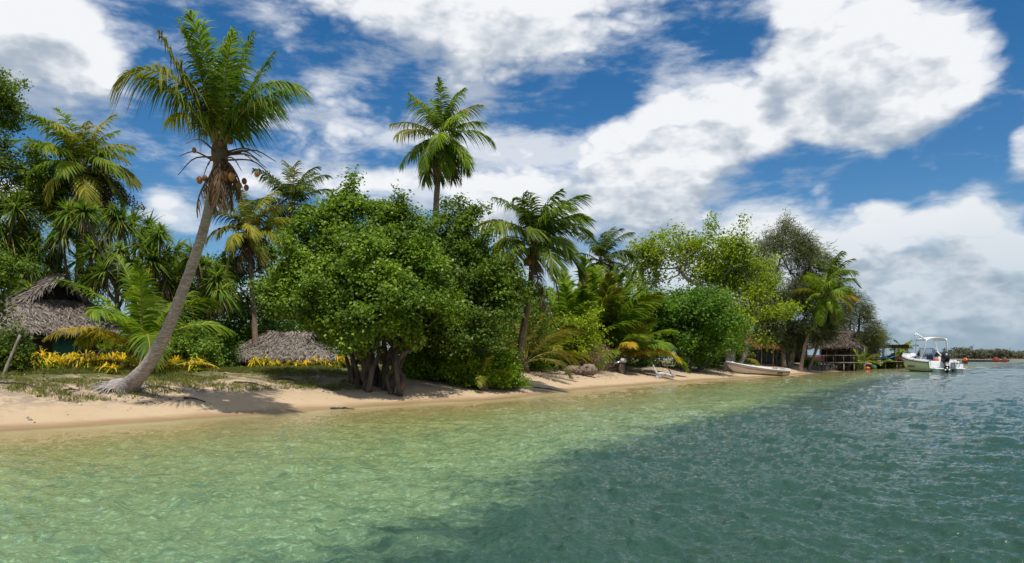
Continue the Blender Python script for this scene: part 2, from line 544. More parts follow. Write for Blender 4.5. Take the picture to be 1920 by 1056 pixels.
def build_ground_water():
    r = np.concatenate([[0.01], np.geomspace(2.0, 130, 520), np.geomspace(132, 9000, 70)])
    X, Y, R, F = polar(r, math.radians(52), 560, 130)
    s = shore_s(X, Y)
    Z = ground(X.ravel(), Y.ravel(), s)
    o = mk('ground', [(np.c_[X.ravel(), Y.ravel(), Z], [F], 0)], ground_mat(), smooth=True, attr={'shore': s})
    setp(o, kind='structure')
    # water
    dy = np.concatenate([np.linspace(900, 420, 40), np.linspace(418, 12, 620), np.geomspace(11.7, .2, 110)])
    r = np.concatenate([[0.01], 2056.0 / dy])
    X, Y, R, F = polar(r, math.radians(46), 900, 120)
    x, y, rr = X.ravel(), Y.ravel(), R.ravel()
    s = shore_s(x, y)
    dep = np.maximum(-np.interp(s, SS, ZZ), 0)
    def tile(seed, N, L, lam, wd, spread):
        g = np.random.default_rng(seed)
        k = 2 * np.pi * np.fft.fftfreq(N, L / N)
        KX, KY = np.meshgrid(k, k, indexing='ij'); K = np.hypot(KX, KY) + 1e-9
        k0 = 2 * np.pi / lam
        S = np.exp(-(k0 / K) ** 2 * 1.2) / K ** 3.7
        c = np.abs((KX * wd[0] + KY * wd[1]) / K) ** spread
        amp = np.sqrt(S * (0.08 + c)); amp[K < 1e-6] = 0
        h = np.fft.ifft2(amp * np.exp(2j * np.pi * g.random((N, N)))).real
        return h / h.std()
    def samp(h, L, ang, ox):
        N = len(h); c, sn = math.cos(ang), math.sin(ang)
        u = ((x * c - y * sn) / L + ox) * N; v = ((x * sn + y * c) / L + ox) * N
        i, j = np.floor(u).astype(int), np.floor(v).astype(int); fu, fv = u - i, v - j
        g = lambda a, b: h[a % N, b % N]
        return (g(i, j) * (1 - fu) + g(i + 1, j) * fu) * (1 - fv) + (g(i, j + 1) * (1 - fu) + g(i + 1, j + 1) * fu) * fv
    calm = np.clip(dep / .9, .12, 1)
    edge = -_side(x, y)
    rough = .72 + .28 * np.clip((edge + 3) / 8, 0, 1)
    z = .021 * samp(tile(1, 512, 15.1, 1.1, (.45, .89), 3), 15.1, 0.1, .3) * np.exp(-(rr / 55) ** 2) \
        + .013 * samp(tile(2, 512, 9.7, .6, (.2, .98), 2), 9.7, 0.9, .1) * np.exp(-(rr / 26) ** 2) \
        + .030 * samp(tile(3, 512, 71., 4.5, (.5, .86), 3), 71., 0.35, .7) * np.exp(-(rr / 260) ** 2)
    z = z * calm * rough
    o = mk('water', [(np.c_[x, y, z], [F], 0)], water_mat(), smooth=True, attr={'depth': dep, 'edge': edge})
    setp(o, kind='structure')


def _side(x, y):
    """distance to the edge of the dark zone, positive on the shallow side"""
    A = spline(np.c_[DARK_EDGE, np.zeros(len(DARK_EDGE))], 90)[:, :2]
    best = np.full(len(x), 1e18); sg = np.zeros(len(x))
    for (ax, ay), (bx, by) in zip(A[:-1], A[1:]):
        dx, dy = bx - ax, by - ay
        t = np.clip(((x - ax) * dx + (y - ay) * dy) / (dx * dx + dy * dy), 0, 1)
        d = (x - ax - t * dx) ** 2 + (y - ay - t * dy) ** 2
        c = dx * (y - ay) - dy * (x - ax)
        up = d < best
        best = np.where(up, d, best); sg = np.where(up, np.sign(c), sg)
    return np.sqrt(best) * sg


build_ground_water()


# ------------------------------------------------------------------ materials
def leaf_mat(name, cols, trans=0.30, rough=0.42, clump=0.55, spec=.35, tcol=None):
    m, N, out = mat(name)
    g = N.n('ShaderNodeNewGeometry')
    rnd = g.outputs['Random Per Island']
    c = N.ramp(rnd, [(i / max(1, len(cols) - 1), k) for i, k in enumerate(cols)])
    big = N.noise(g.outputs['Position'], clump, 3, .6)
    c = N.mix(N.smooth(big, .36, .62, 0, .75), N.v('SCALE', c, scale=.78), N.v('MULTIPLY', c, (1.6, 1.42, 1.1)))
    oi = N.n('ShaderNodeObjectInfo')
    hs = N.n('ShaderNodeHueSaturation'); N.put(hs.inputs['Color'], c)
    N.put(hs.inputs['Value'], N.smooth(oi.outputs['Random'], 0, 1, .82, 1.18))
    c = hs.outputs[0]
    p = principled(N, c, rough + .1, spec * .55)
    tr = N.n('ShaderNodeBsdfTranslucent')
    N.put(tr.inputs[0], N.mix(.5, N.v('SCALE', c, scale=1.5), N.v('MULTIPLY', c, (2.0, 2.1, .7))))
    mx = N.n('ShaderNodeMixShader'); mx.inputs[0].default_value = trans
    N.t.links.new(p.outputs[0], mx.inputs[1]); N.t.links.new(tr.outputs[0], mx.inputs[2])
    N.t.links.new(mx.outputs[0], out.inputs[0])
    return m


def bark_mat(name, c1, c2, scale=6.0, stretch=(1, 1, .35), ring=False):
    m, N, out = mat(name)
    g = N.n('ShaderNodeNewGeometry')
    mp = N.n('ShaderNodeMapping'); N.put(mp.inputs[0], g.outputs['Position']); mp.inputs['Scale'].default_value = stretch
    n1 = N.noise(mp.outputs[0], scale, 6, .65); n2 = N.noise(g.outputs['Position'], 1.3, 3, .6)
    c = N.mix(N.smooth(n1, .35, .68), c1, c2)
    c = N.mix(N.smooth(n2, .5, .7, 0, .4), c, tuple(k * .6 for k in c1))
    p = principled(N, c, .85, .15, bump(N, n1, .8, .04))
    N.t.links.new(p.outputs[0], out.inputs[0])
    return m


def plain_mat(name, col, rough=.5, spec=.4, var=.25, scale=5., metal=0., bumps=.15):
    m, N, out = mat(name)
    g = N.n('ShaderNodeNewGeometry')
    n = N.noise(g.outputs['Position'], scale, 5, .62)
    c = N.mix(n, tuple(k * (1 - var) for k in col), tuple(min(1, k * (1 + var)) for k in col))
    p = principled(N, c, rough, spec, bump(N, n, bumps, .02), metal)
    N.t.links.new(p.outputs[0], out.inputs[0])
    return m


def strand_mat(name, cols, rough=.8):
    m, N, out = mat(name)
    g = N.n('ShaderNodeNewGeometry')
    c = N.ramp(g.outputs['Random Per Island'], [(i / (len(cols) - 1), k) for i, k in enumerate(cols)])
    n = N.noise(g.outputs['Position'], .9, 4, .6)
    c = N.mix(N.smooth(n, .4, .65, 0, .5), c, N.v('SCALE', c, scale=.62))
    p = principled(N, c, rough, .15)
    N.t.links.new(p.outputs[0], out.inputs[0])
    return m


M = {
    'palm': leaf_mat('palm_leaf', [(0.045, 0.089, 0.010), (0.083, 0.142, 0.014), (0.128, 0.182, 0.018)], .32, .36),
    'palm_y': leaf_mat('palm_leaf_yellowing', [(0.108, 0.150, 0.014), (0.180, 0.204, 0.018), (0.264, 0.228, 0.025)], .34, .4),
    'palm_dk': leaf_mat('palm_leaf_dark', [(0.033, 0.068, 0.012), (0.060, 0.105, 0.014), (0.105, 0.135, 0.020)], .28, .36),
    'palm_far': leaf_mat('palm_leaf_bright', [(0.072, 0.152, 0.012), (0.120, 0.203, 0.016), (0.208, 0.261, 0.020)], .36, .4),
    'palm_old': leaf_mat('palm_leaf_olive', [(0.078, 0.100, 0.016), (0.117, 0.125, 0.020), (0.182, 0.150, 0.030)], .28, .5),
    'gold': leaf_mat('palm_leaf_gold', [(0.26, 0.22, 0.02), (0.38, 0.30, 0.03), (0.34, 0.22, 0.03)], .35, .5),
    'dead': leaf_mat('palm_leaf_dead', [(0.12, 0.075, 0.045), (0.19, 0.13, 0.085), (0.085, 0.05, 0.035)], .12, .8),
    'rachis': plain_mat('palm_midrib', (0.26, 0.24, 0.06), .5, .3),
    'rachis_dead': plain_mat('dry_stalk', (0.15, 0.095, 0.055), .8, .15, .4),
    'husk': plain_mat('palm_fibre', (0.13, 0.09, 0.055), .9, .1, .5, 14, bumps=.8),
    'coco': plain_mat('ripe_coconut', (0.36, 0.15, 0.03), .5, .35, .35, 7),
    'coco_b': plain_mat('brown_coconut', (0.16, 0.075, 0.03), .6, .3, .35, 7),
    'trunk_grey': bark_mat('palm_bark_grey', (0.22, 0.19, 0.175), (0.46, 0.41, 0.375), 9.0, (.8, .8, 4.5)),
    'trunk_brown': bark_mat('palm_bark_brown', (0.14, 0.095, 0.07), (0.30, 0.215, 0.16), 9.0, (1, 1, 2.6)),
    'bark': bark_mat('dark_bark', (0.055, 0.042, 0.032), (0.14, 0.105, 0.08)),
    'bark_pale': bark_mat('pale_bark', (0.24, 0.21, 0.165), (0.44, 0.40, 0.33)),
    'bark_mid': bark_mat('grey_brown_bark', (0.10, 0.08, 0.06), (0.24, 0.20, 0.16)),
    'leaf_a': leaf_mat('broad_leaf_green', [(0.050, 0.107, 0.009), (0.080, 0.155, 0.014), (0.121, 0.206, 0.020), (0.185, 0.251, 0.035)], .28, .34, .5, .45),
    'leaf_b': leaf_mat('broad_leaf_olive', [(0.058, 0.106, 0.010), (0.093, 0.154, 0.016), (0.145, 0.200, 0.026)], .28, .38, .6, .4),
    'leaf_lime': leaf_mat('broad_leaf_lime', [(0.098, 0.161, 0.010), (0.158, 0.231, 0.014), (0.232, 0.280, 0.022)], .36, .4),
    'leaf_bright': leaf_mat('shrub_leaf_bright', [(0.075, 0.150, 0.010), (0.120, 0.215, 0.014), (0.180, 0.260, 0.020)], .36, .4, 1.1),
    'leaf_emerald': leaf_mat('broad_leaf_emerald', [(0.048, 0.114, 0.012), (0.072, 0.162, 0.016), (0.114, 0.204, 0.022)], .28, .36),
    'leaf_dry': leaf_mat('dry_leaf', [(0.16, 0.11, 0.075), (0.23, 0.15, 0.11), (0.11, 0.075, 0.05)], .15, .8),
    'needle': leaf_mat('casuarina_needle', [(0.085, 0.115, 0.055), (0.125, 0.155, 0.075), (0.17, 0.19, 0.10)], .22, .6),
    'needle_dk': leaf_mat('casuarina_needle_dark', [(0.035, 0.055, 0.02), (0.055, 0.075, 0.028), (0.085, 0.10, 0.04)], .2, .6),
    'pandan': leaf_mat('pandanus_blade', [(0.055, 0.125, 0.014), (0.092, 0.175, 0.022), (0.14, 0.215, 0.032), (0.24, 0.24, 0.07)], .42, .34, .8),
    'pandan_dry': leaf_mat('pandanus_blade_dry', [(0.11, 0.085, 0.045), (0.18, 0.14, 0.08), (0.09, 0.06, 0.035)], .15, .8),
    'croton': leaf_mat('croton_yellow', [(0.56, 0.45, 0.03), (0.64, 0.54, 0.05), (0.58, 0.38, 0.02), (0.34, 0.38, 0.03)], .32, .4, 2.5),
    'croton_g': leaf_mat('croton_green', [(0.08, 0.15, 0.012), (0.16, 0.21, 0.016), (0.32, 0.28, 0.02)], .32, .4, 2.5),
    'grass': leaf_mat('beach_grass_blade', [(0.072, 0.114, 0.019), (0.120, 0.156, 0.029), (0.228, 0.192, 0.072)], .3, .5, 1.2),
    'litter': strand_mat('leaf_litter', [(0.09, 0.055, 0.035), (0.20, 0.13, 0.08), (0.30, 0.24, 0.19), (0.12, 0.08, 0.06)]),
    'thatch': strand_mat('weathered_thatch', [(0.085, 0.068, 0.056), (0.19, 0.158, 0.132), (0.33, 0.285, 0.245), (0.12, 0.095, 0.078)]),
    'thatch_b': strand_mat('brown_thatch', [(0.045, 0.034, 0.025), (0.10, 0.075, 0.057), (0.16, 0.13, 0.105)]),
    'thatch_r': strand_mat('rusty_thatch', [(0.20, 0.075, 0.035), (0.28, 0.12, 0.06), (0.17, 0.07, 0.04)]),
    'under': plain_mat('dark_roof_underside', (0.05, 0.038, 0.028), .9, .1, .4),
    'wall_green': plain_mat('faded_green_boards', (0.030, 0.12, 0.095), .7, .2, .35, 3),
    'wall_teal': plain_mat('green_painted_wall', (0.035, 0.16, 0.10), .7, .2, .3, 2),
    'wall_grey': plain_mat('grey_green_wall', (0.14, 0.15, 0.135), .8, .2, .3, 2),
    'wood': bark_mat('weathered_wood', (0.14, 0.11, 0.085), (0.30, 0.255, 0.21), 10),
    'wood_dk': bark_mat('dark_wood', (0.05, 0.04, 0.032), (0.11, 0.088, 0.07), 10),
    'drift': bark_mat('silver_driftwood', (0.36, 0.36, 0.36), (0.62, 0.62, 0.62), 9),
    'drift_b': bark_mat('brown_driftwood', (0.13, 0.095, 0.07), (0.30, 0.235, 0.18), 9),
    'white': plain_mat('white_gelcoat', (0.80, 0.81, 0.82), .25, .5, .04, 2, bumps=.02),
    'hull_green': plain_mat('pale_green_gelcoat', (0.76, 0.80, 0.74), .25, .5, .06, 2, bumps=.02),
    'hull_under': plain_mat('antifoul_grey', (0.20, 0.23, 0.22), .6, .3, .2, 3),
    'cream': plain_mat('cream_boat_paint', (0.60, 0.535, 0.44), .45, .4, .10, 3, bumps=.05),
    'cream_in': plain_mat('boat_inside_paint', (0.50, 0.50, 0.47), .6, .3, .15, 3),
    'maroon': plain_mat('maroon_paint', (0.16, 0.03, 0.03), .5, .3, .2),
    'black': plain_mat('black_plastic', (0.012, 0.013, 0.015), .35, .5, .2),
    'navy': plain_mat('navy_cloth', (0.015, 0.02, 0.05), .8, .2, .2),
    'orange': plain_mat('orange_cloth', (0.62, 0.13, 0.02), .7, .3, .2),
    'steel': plain_mat('grey_metal', (0.45, 0.46, 0.47), .3, .5, .1, metal=.8),
    'blue': plain_mat('blue_tarp', (0.02, 0.16, 0.42), .6, .3, .2),
    'green_p': plain_mat('green_plastic', (0.01, 0.25, 0.14), .4, .4, .1),
    'orange_p': plain_mat('orange_plastic', (0.65, 0.12, 0.015), .4, .4, .1),
    'pink': plain_mat('faded_pink_sheet', (0.55, 0.30, 0.29), .7, .2, .25, 1.5),
    'maroon_cloth': plain_mat('dusty_maroon_cloth', (0.24, 0.11, 0.12), .8, .2, .2),
    'red': plain_mat('red_paint', (0.45, 0.07, 0.06), .5, .3, .2),
    'yellow': plain_mat('yellow_cloth', (0.75, 0.42, 0.03), .6, .3, .15),
    'stone': plain_mat('dark_stones', (0.10, 0.09, 0.075), .9, .2, .5, 4, bumps=1),
    'shell': strand_mat('coral_rubble', [(0.30, 0.26, 0.21), (0.60, 0.55, 0.48), (0.16, 0.13, 0.10), (0.42, 0.35, 0.28)]),
    'ink': plain_mat('dark_lettering', (0.10, 0.13, 0.10), .5, .3, .1),
    'far_leaf_hazed': leaf_mat('far_island_leaf_hazed', [(0.075, 0.09, 0.07), (0.10, 0.115, 0.085), (0.13, 0.14, 0.105)], .2, .7, .05),  # distance haze put into the leaf colour, greyed and lightened
}


def glass_mat():
    m, N, out = mat('clear_windscreen')
    a = N.n('ShaderNodeBsdfTransparent'); a.inputs[0].default_value = (.72, .80, .84, 1)
    b = N.n('ShaderNodeBsdfGlossy'); b.inputs['Roughness'].default_value = .03
    f = N.n('ShaderNodeFresnel'); f.inputs[0].default_value = 1.5
    mx = N.n('ShaderNodeMixShader')
    N.t.links.new(f.outputs[0], mx.inputs[0]); N.t.links.new(a.outputs[0], mx.inputs[1]); N.t.links.new(b.outputs[0], mx.inputs[2])
    N.t.links.new(mx.outputs[0], out.inputs[0])
    return m


M['glass'] = glass_mat()

# ------------------------------------------------------------------ palms
def leafstrips(base, d, wv, ln, lw, droop, wind, seg=3, prof=(.55, 1., .78, .06), fold=0.0, hang=None):
    """a strip blade from each base along d; bends with gravity and wind; returns V, F"""
    n = len(base)
    u = np.linspace(0, 1, seg + 1)
    lw = np.broadcast_to(np.asarray(lw, float), (n,)); droop = np.broadcast_to(np.asarray(droop, float), (n,))
    c = base[:, None, :] + d[:, None, :] * (ln[:, None] * u[None, :])[..., None]
    c[..., 2] -= (droop * ln)[:, None] * (u[None, :] ** 2)
    c = c + np.asarray(wind)[None, None, :] * (ln[:, None] * (u[None, :] ** 2))[..., None]
    pr = np.interp(u, np.linspace(0, 1, len(prof)), prof)
    off = wv[:, None, :] * (lw[:, None] * pr[None, :] / 2)[..., None]
    V = np.stack([c - off, c + off], 2).reshape(-1, 3)
    k = np.arange(n)[:, None] * (2 * (seg + 1)) + 2 * np.arange(seg)[None, :]
    F = np.stack([k, k + 1, k + 3, k + 2], -1).reshape(-1, 4)
    return V, F


def frond(rng, c, az, e0, e1, L, nl=52, ll=.85, lw=.05, droop=.45, wind=(.12, 0, 0), rr=.022, pw=1.4, lift=.22, twist=0., bend=0., miss=.13, tstart=.16):
    n = 15
    t = np.linspace(0, 1, n)
    el = np.radians(e0 + (e1 - e0) * t ** pw)
    a = math.radians(az) + math.radians(bend) * t
    T = np.stack([np.cos(el) * np.cos(a), np.cos(el) * np.sin(a), np.sin(el)], 1)
    Pp = c + np.vstack([np.zeros(3), np.cumsum((T[1:] + T[:-1]) / 2 * L / (n - 1), 0)])
    S0 = np.stack([-np.sin(a), np.cos(a), np.zeros(n)], 1)
    U0 = np.cross(T, S0)
    tw = math.radians(twist) * t
    S = S0 * np.cos(tw)[:, None] + U0 * np.sin(tw)[:, None]
    U = np.cross(T, S)
    st = tube(Pp, rr * (1.15 - t) + .004, 5)
    tt = np.linspace(tstart, .995, nl)
    parts = []
    for sg in (-1, 1):
        q = tt + rng.normal(0, .004, nl)
        q = np.clip(q, 0, 1)
        if miss:
            q = q[rng.random(nl) > miss]
        ip = lambda A: np.stack([np.interp(q, t, A[:, k]) for k in range(3)], 1)
        b, Tt, Ss, Uu = ip(Pp), nrm(ip(T)), nrm(ip(S)), nrm(ip(U))
        w = (q - tstart) / (1 - tstart)
        ln = L / 4.2 * ll * (np.sin(np.pi * (.16 + .80 * w)) ** .55) * rng.uniform(.85, 1.1, len(q))
        ang = np.radians(np.interp(w, [0, .5, 1], [74, 56, 20]) + rng.normal(0, 4, len(q)))
        d = nrm(Tt * np.cos(ang)[:, None] + sg * Ss * np.sin(ang)[:, None] + Uu * (lift + rng.normal(0, .08, len(q)))[:, None])
        wv = nrm(Tt - d * np.sum(Tt * d, 1, keepdims=True))
        tl = rng.normal(0, .35, len(q))[:, None]
        wv = nrm(wv * np.cos(tl) + np.cross(d, wv) * np.sin(tl))
        dr = droop * rng.uniform(.7, 1.35, len(q))
        parts.append((lambda VF: (VF[0], [VF[1]]))(leafstrips(b, d, wv, ln, lw * rng.uniform(.8, 1.15, len(q)), dr, wind)))
    return st, join(parts)


def add_frond(par, rng, c, az, e0, e1, L, leaf='palm', dead=False, name=None, label=None, **kw):
    st, lv = frond(rng, c, az, e0, e1, L, **kw)
    o = mk(name or ('dead_frond' if dead else 'frond'), [(st[0], st[1], 0), (lv[0], lv[1], 1)],
           [M['rachis_dead' if dead else 'rachis'], M[leaf]], par)
    if label: o['label'] = label
    return o


def palm_trunk(par, pts, r0, r1, m, flare=1.0, rng=None, roots=False):
    L = float(np.sum(np.linalg.norm(np.diff(np.asarray(pts), axis=0), axis=1)))
    n = int(max(30, L / .055))
    n = min(n, 190)
    C = spline(pts, n)
    t = np.linspace(0, 1, n)
    R = r0 + (r1 - r0) * t ** .8 + r0 * flare * np.exp(-t * L / .28)
    saw = (t * L / .115) % 1.0
    R = R * (1 + .045 * (1 - saw))
    V, Fs = tube(C, R, 14, True, .02, rng)
    its = [(V, Fs)]
    if roots:
        b = np.asarray(pts[0])
        for k in range(26):
            a = rng.uniform(0, 2 * np.pi); l = rng.uniform(.45, 1.05)
            p0 = b + np.array([math.cos(a) * r0 * .9, math.sin(a) * r0 * .9, .16])
            p1 = b + np.array([math.cos(a) * (r0 + l * .5), math.sin(a) * (r0 + l * .5), .05])
            p2 = b + np.array([math.cos(a + .2) * (r0 + l), math.sin(a + .2) * (r0 + l), 0])
            p1[2] = gz(p1[0], p1[1]) + .05; p2[2] = gz(p2[0], p2[1]) - .03
            its.append(tube(spline([p0, p1, p2], 6), np.linspace(.035, .016, 6), 5))
    V, Fs = join(its)
    return mk('trunk', [(V, Fs, 0)], M[m], par, smooth=True)


def coconuts(par, rng, c, n, spread, down, r=.12, m='coco', lab=None):
    for i in range(n):
        a = rng.uniform(0, 2 * np.pi)
        V, F = lathe([(0.001, -1.05), (.45, -.95), (.82, -.55), (.98, 0), (.86, .5), (.5, .88), (.18, 1.02), (.001, 1.04)], 10)
        V = V * r * np.array([1, 1, 1.18]) @ rotz(a).T
        p = c + np.array([math.cos(a) * spread * rng.uniform(.6, 1.1), math.sin(a) * spread * rng.uniform(.6, 1.1), -down * rng.uniform(.3, 1.15)])
        mk('coconut', [(V + p, F, 0)], M[m], par, smooth=True)


def palm(label, trunk, L, seed, nf=20, leaf='palm', ttrunk='trunk_brown', r0=.16, r1=.10, style=(84, -25), dead=3, wind=(.16, .02, 0), group='coconut palms along the shore', nuts=0, nl=54, lw=.07, ll=1.22, droop=.68, name='coconut_palm', golds=0, cat='palm tree', azoff=0., curl=(55, 45), yel=0, skirt=0.):
    rng = np.random.default_rng(seed)
    pts = np.array(trunk, float)
    root = thing(name, label, cat, pts[0] - np.array([0, 0, .0]), group)
    low = pts.copy(); low[0, 2] -= .15
    palm_trunk(root, low, r0, r1, ttrunk, .55, rng)
    c = pts[-1]
    # fibrous crown boss
    V, F = lathe([(r1 * .6, -.6), (r1 * 1.4, -.35), (r1 * 1.75, -.05), (r1 * 1.3, .25), (r1 * .5, .55), (.01, .7)], 12)
    mk('crown_boss', [(V + c, F, 0)], M['husk'], root, smooth=True)
    for i in range(nf):
        a = i / max(1, nf - 1)
        az = math.degrees(azoff) + i * 137.508 + rng.uniform(-14, 14)
        e0 = style[0] + (style[1] - style[0]) * a ** 1.15 + rng.uniform(-6, 6)
        e1 = e0 - curl[0] - curl[1] * a + rng.uniform(-14, 14)
        lf = leaf if rng.random() > .14 + yel else ('palm_y' if leaf != 'palm_dk' else 'palm_old')
        add_frond(root, rng, c + np.array([0, 0, .25 * (1 - a)]) + .6 * r1 * np.array([math.cos(math.radians(az)), math.sin(math.radians(az)), 0]), az, max(e0, -70), max(e1, -88), L * rng.uniform(.86, 1.08) * (.82 + .18 * math.sin(math.pi * min(1, a + .25))), lf,
                  nl=nl, ll=ll, lw=lw, droop=droop, wind=wind, twist=rng.uniform(-50, 50), bend=rng.uniform(-16, 16))
    for i in range(golds):
        az = rng.uniform(0, 360)
        add_frond(root, rng, c, az, rng.uniform(5, 35), rng.uniform(-60, -30), L * .95, 'gold', nl=nl, ll=ll, lw=lw, droop=.6, wind=wind, label='golden yellow dying frond')
    for i in range(dead):
        az = rng.uniform(0, 360)
        add_frond(root, rng, c - np.array([0, 0, .15]), az, rng.uniform(-60, -35), -88, L * rng.uniform(.6, .92), 'dead', True, nl=34, ll=.65, lw=.04, droop=.9, wind=(.04, 0, 0), lift=-.2, miss=.25)
    if nuts:
        coconuts(root, rng, c, nuts, .34, .55, .13, 'coco')
    return root


def build_palms():
    # the leaning palm on the sand
    rng = np.random.default_rng(11)
    px = [(232, 736), (250, 716), (278, 683), (311, 625), (339, 555), (365, 485), (385, 418), (400, 349), (412, 286)]
    ys = np.interp(np.linspace(0, 1, len(px)), [0, 1], [20.2, 17.7])
    pts = [P(a, b, y) for (a, b), y in zip(px, ys)]
    pts[0][2] = gz(pts[0][0], pts[0][1]) - .12
    root = thing('coconut_palm', 'tall leaning coconut palm with curved grey trunk rooted on the open sand', 'palm tree', pts[0], 'coconut palms along the shore')
    C = spline(pts, 190)
    t = np.linspace(0, 1, 190)
    Rad = np.interp(t, [0, .05, .12, .22, .4, .7, .93, 1], [.46, .31, .22, .172, .138, .114, .102, .095])
    L = 8.6
    Rad = Rad * (1 + .075 * (1 - (t * L / .11) % 1.0))
    its = [tube(C, Rad, 18, True, .025, rng)]
    b = pts[0] + np.array([0, 0, .12])
    for k in range(170):
        a = rng.uniform(0, 2 * np.pi); l = rng.uniform(.08, .42) * (1.5 if math.cos(a) < 0 else .8)
        p0 = b + np.array([math.cos(a) * .40, math.sin(a) * .40, rng.uniform(.02, .11)])
        p1 = b + np.array([math.cos(a) * (.44 + l * .45), math.sin(a) * (.38 + l * .45), 0])
        p2 = b + np.array([math.cos(a + .15) * (.4 + l), math.sin(a + .15) * (.4 + l), 0])
        p1[2] = gz(p1[0], p1[1]) + .07; p2[2] = gz(p2[0], p2[1]) - .03
        its.append(tube(spline([p0, p1, p2], 6), np.linspace(.018, .006, 6), 4))
    V, Fs = join(its)
    mk('trunk', [(V, Fs, 0)], M['trunk_grey'], root, smooth=True)
    c = pts[-1]
    V, F = lathe([(.05, -.45), (.13, -.34), (.18, -.16), (.20, 0), (.16, .22), (.12, .5), (.02, .8)], 14)
    mk('crown_boss', [(V + c, F, 0)], M['husk'], root, smooth=True)
    W = (.16, 0, 0)
    spec = [(188, 70, 58, 3.5, 1.2, .6, 20), (200, 83, 66, 3.3, 1.2, .42, 10), (165, 86, 78, 3.55, 1, .38, 40), (60, 87, 82, 3.5, 1, .35, 0), (30, 84, 70, 3.5, 1, .38, -20),
            (15, 72, 58, 3.1, 1, .42, 20), (345, 66, -40, 3.25, 2.0, .60, 15), (222, 76, -62, 3.6, 1.7, .62, 25), (262, 84, 40, 3.5, 1.5, .45, 8), (300, 72, 20, 3.3, 1.4, .55, -10),
            (330, 58, -30, 2.6, 1.4, .65, -20), (75, 66, 0, 3.3, 1.4, .5, 10), (210, 66, 5, 2.7, 1.4, .6, 10), (150, 64, -15, 2.6, 1.3, .6, 0), (5, 64, 15, 2.6, 1.4, .6, 0),
            (240, 80, 55, 3.3, 1.2, .45, -30)]
    for i, (az, e0, e1, L, pw, dr, tw) in enumerate(spec):
        lf = 'palm_y' if i in (0, 7, 13) else ('palm' if i % 3 == 1 else 'palm_far')
        add_frond(root, rng, c + np.array([.1 * math.cos(math.radians(az)), .1 * math.sin(math.radians(az)), .1]), az, e0, e1, L * .86, lf, nl=84, ll=1.32, lw=.044, droop=dr * 1.5, wind=W, pw=pw, twist=tw, rr=.026)
    # bare stalks and shrivelled fronds under the crown
    for i in range(13):
        az = math.radians(rng.uniform(0, 360)); l = rng.uniform(.6, 1.25); e = rng.uniform(-.15, .55)
        a = c + np.array([math.cos(az) * .16, math.sin(az) * .16, rng.uniform(-.2, .1)])
        q = a + l * .55 * np.array([math.cos(az), math.sin(az), e])
        z = a + l * np.array([math.cos(az), math.sin(az), e - .35])
        mk('flower_stalk', [(*tube(spline([a, q, z], 8), np.linspace(.026, .008, 8), 5), 0)], M['rachis_dead'], root)
    for i in range(20):
        az = rng.uniform(0, 360)
        add_frond(root, rng, c + np.array([0, 0, -.1 - .25 * rng.random()]), az, rng.uniform(-65, -25), -89, rng.uniform(.7, 1.35), 'dead', True, nl=14, ll=.9, lw=.045, droop=.9, wind=(.02, 0, 0), lift=-.3, miss=.3, rr=.03)
    for (dx, dy, r, mm) in ((-48, -4, .075, 'coco'), (-38, 52, .105, 'coco'), (-28, 48, .09, 'coco_b'), (10, 44, .13, 'coco'), (22, 46, .12, 'coco'), (70, 40, .09, 'coco'), (46, 54, .09, 'coco_b'), (36, 62, .10, 'coco_b'), (50, 66, .085, 'coco_b'), (-8, 60, .10, 'coco_b'), (2, -16, .10, 'coco_b'), (20, -22, .1, 'coco_b')):
        Y = c[1] - rng.uniform(.05, .4)
        p = P(412 + dx, 286 + dy, Y)
        V, F = lathe([(0.001, -1.05), (.45, -.95), (.82, -.55), (.98, 0), (.86, .5), (.5, .88), (.18, 1.02), (.001, 1.04)], 12)
        mk('coconut', [(V * r * .72 * np.array([1, 1, 1.2]) + p, F, 0)], M[mm], root, smooth=True)

    def tp(*pxy):
        """trunk through photo points (column, row, depth); the first stands on the ground"""
        out = [P(*q) for q in pxy]
        out[0][2] = gz(out[0][0], out[0][1])
        return out
    palm('coconut palm with long drooping fronds behind the bushes at the far left', tp((165, 690, 36), (150, 500, 36), (150, 322, 36)), 3.2, 21, 34, 'palm_far', r0=.2, r1=.14, style=(82, -25), dead=2, yel=.2)
    palm('short crowned coconut palm with a brown skirt left of the big tree', tp((482, 690, 36), (474, 560, 36.3), (466, 440, 36.5)), 2.5, 22, 22, 'palm_old', r0=.15, r1=.12, style=(80, -45), dead=7, yel=.3)
    palm('dark coconut palm rising just behind the brown skirted palm', tp((545, 690, 45), (548, 540, 45), (548, 392, 45)), 3.3, 23, 20, 'palm_dk', r0=.17, r1=.13, style=(86, -20), dead=4)
    palm('tallest slim coconut palm above the top of the big tree with hanging dead fronds', tp((812, 690, 41), (815, 520, 41), (818, 380, 41), (828, 262, 41)), 3.0, 24, 26, 'palm_far', ttrunk='trunk_brown', r0=.19, r1=.15, style=(88, -62), dead=7, droop=.8, nl=60, ll=1.3, lw=.07, wind=(.14, 0, 0), yel=.08, curl=(40, 30))
    palm('coconut palm with thin leaning trunk to the right of the big tree', tp((966, 708, 30.5), (975, 655, 30.5), (991, 560, 30.5), (1001, 465, 30.5)), 2.9, 25, 24, 'palm', ttrunk='trunk_brown', r0=.17, r1=.10, style=(86, 4), dead=3, nuts=4, wind=(.30, 0, 0), curl=(60, 45), lw=.07, ll=1.3, nl=58, droop=.75)
    palm('wind swept dark coconut palm beyond the clump of young palms', tp((1125, 680, 58), (1128, 580, 58), (1126, 492, 58)), 3.3, 26, 18, 'palm_dk', r0=.16, r1=.12, style=(86, -20), dead=2, wind=(.3, 0, 0), lw=.075)
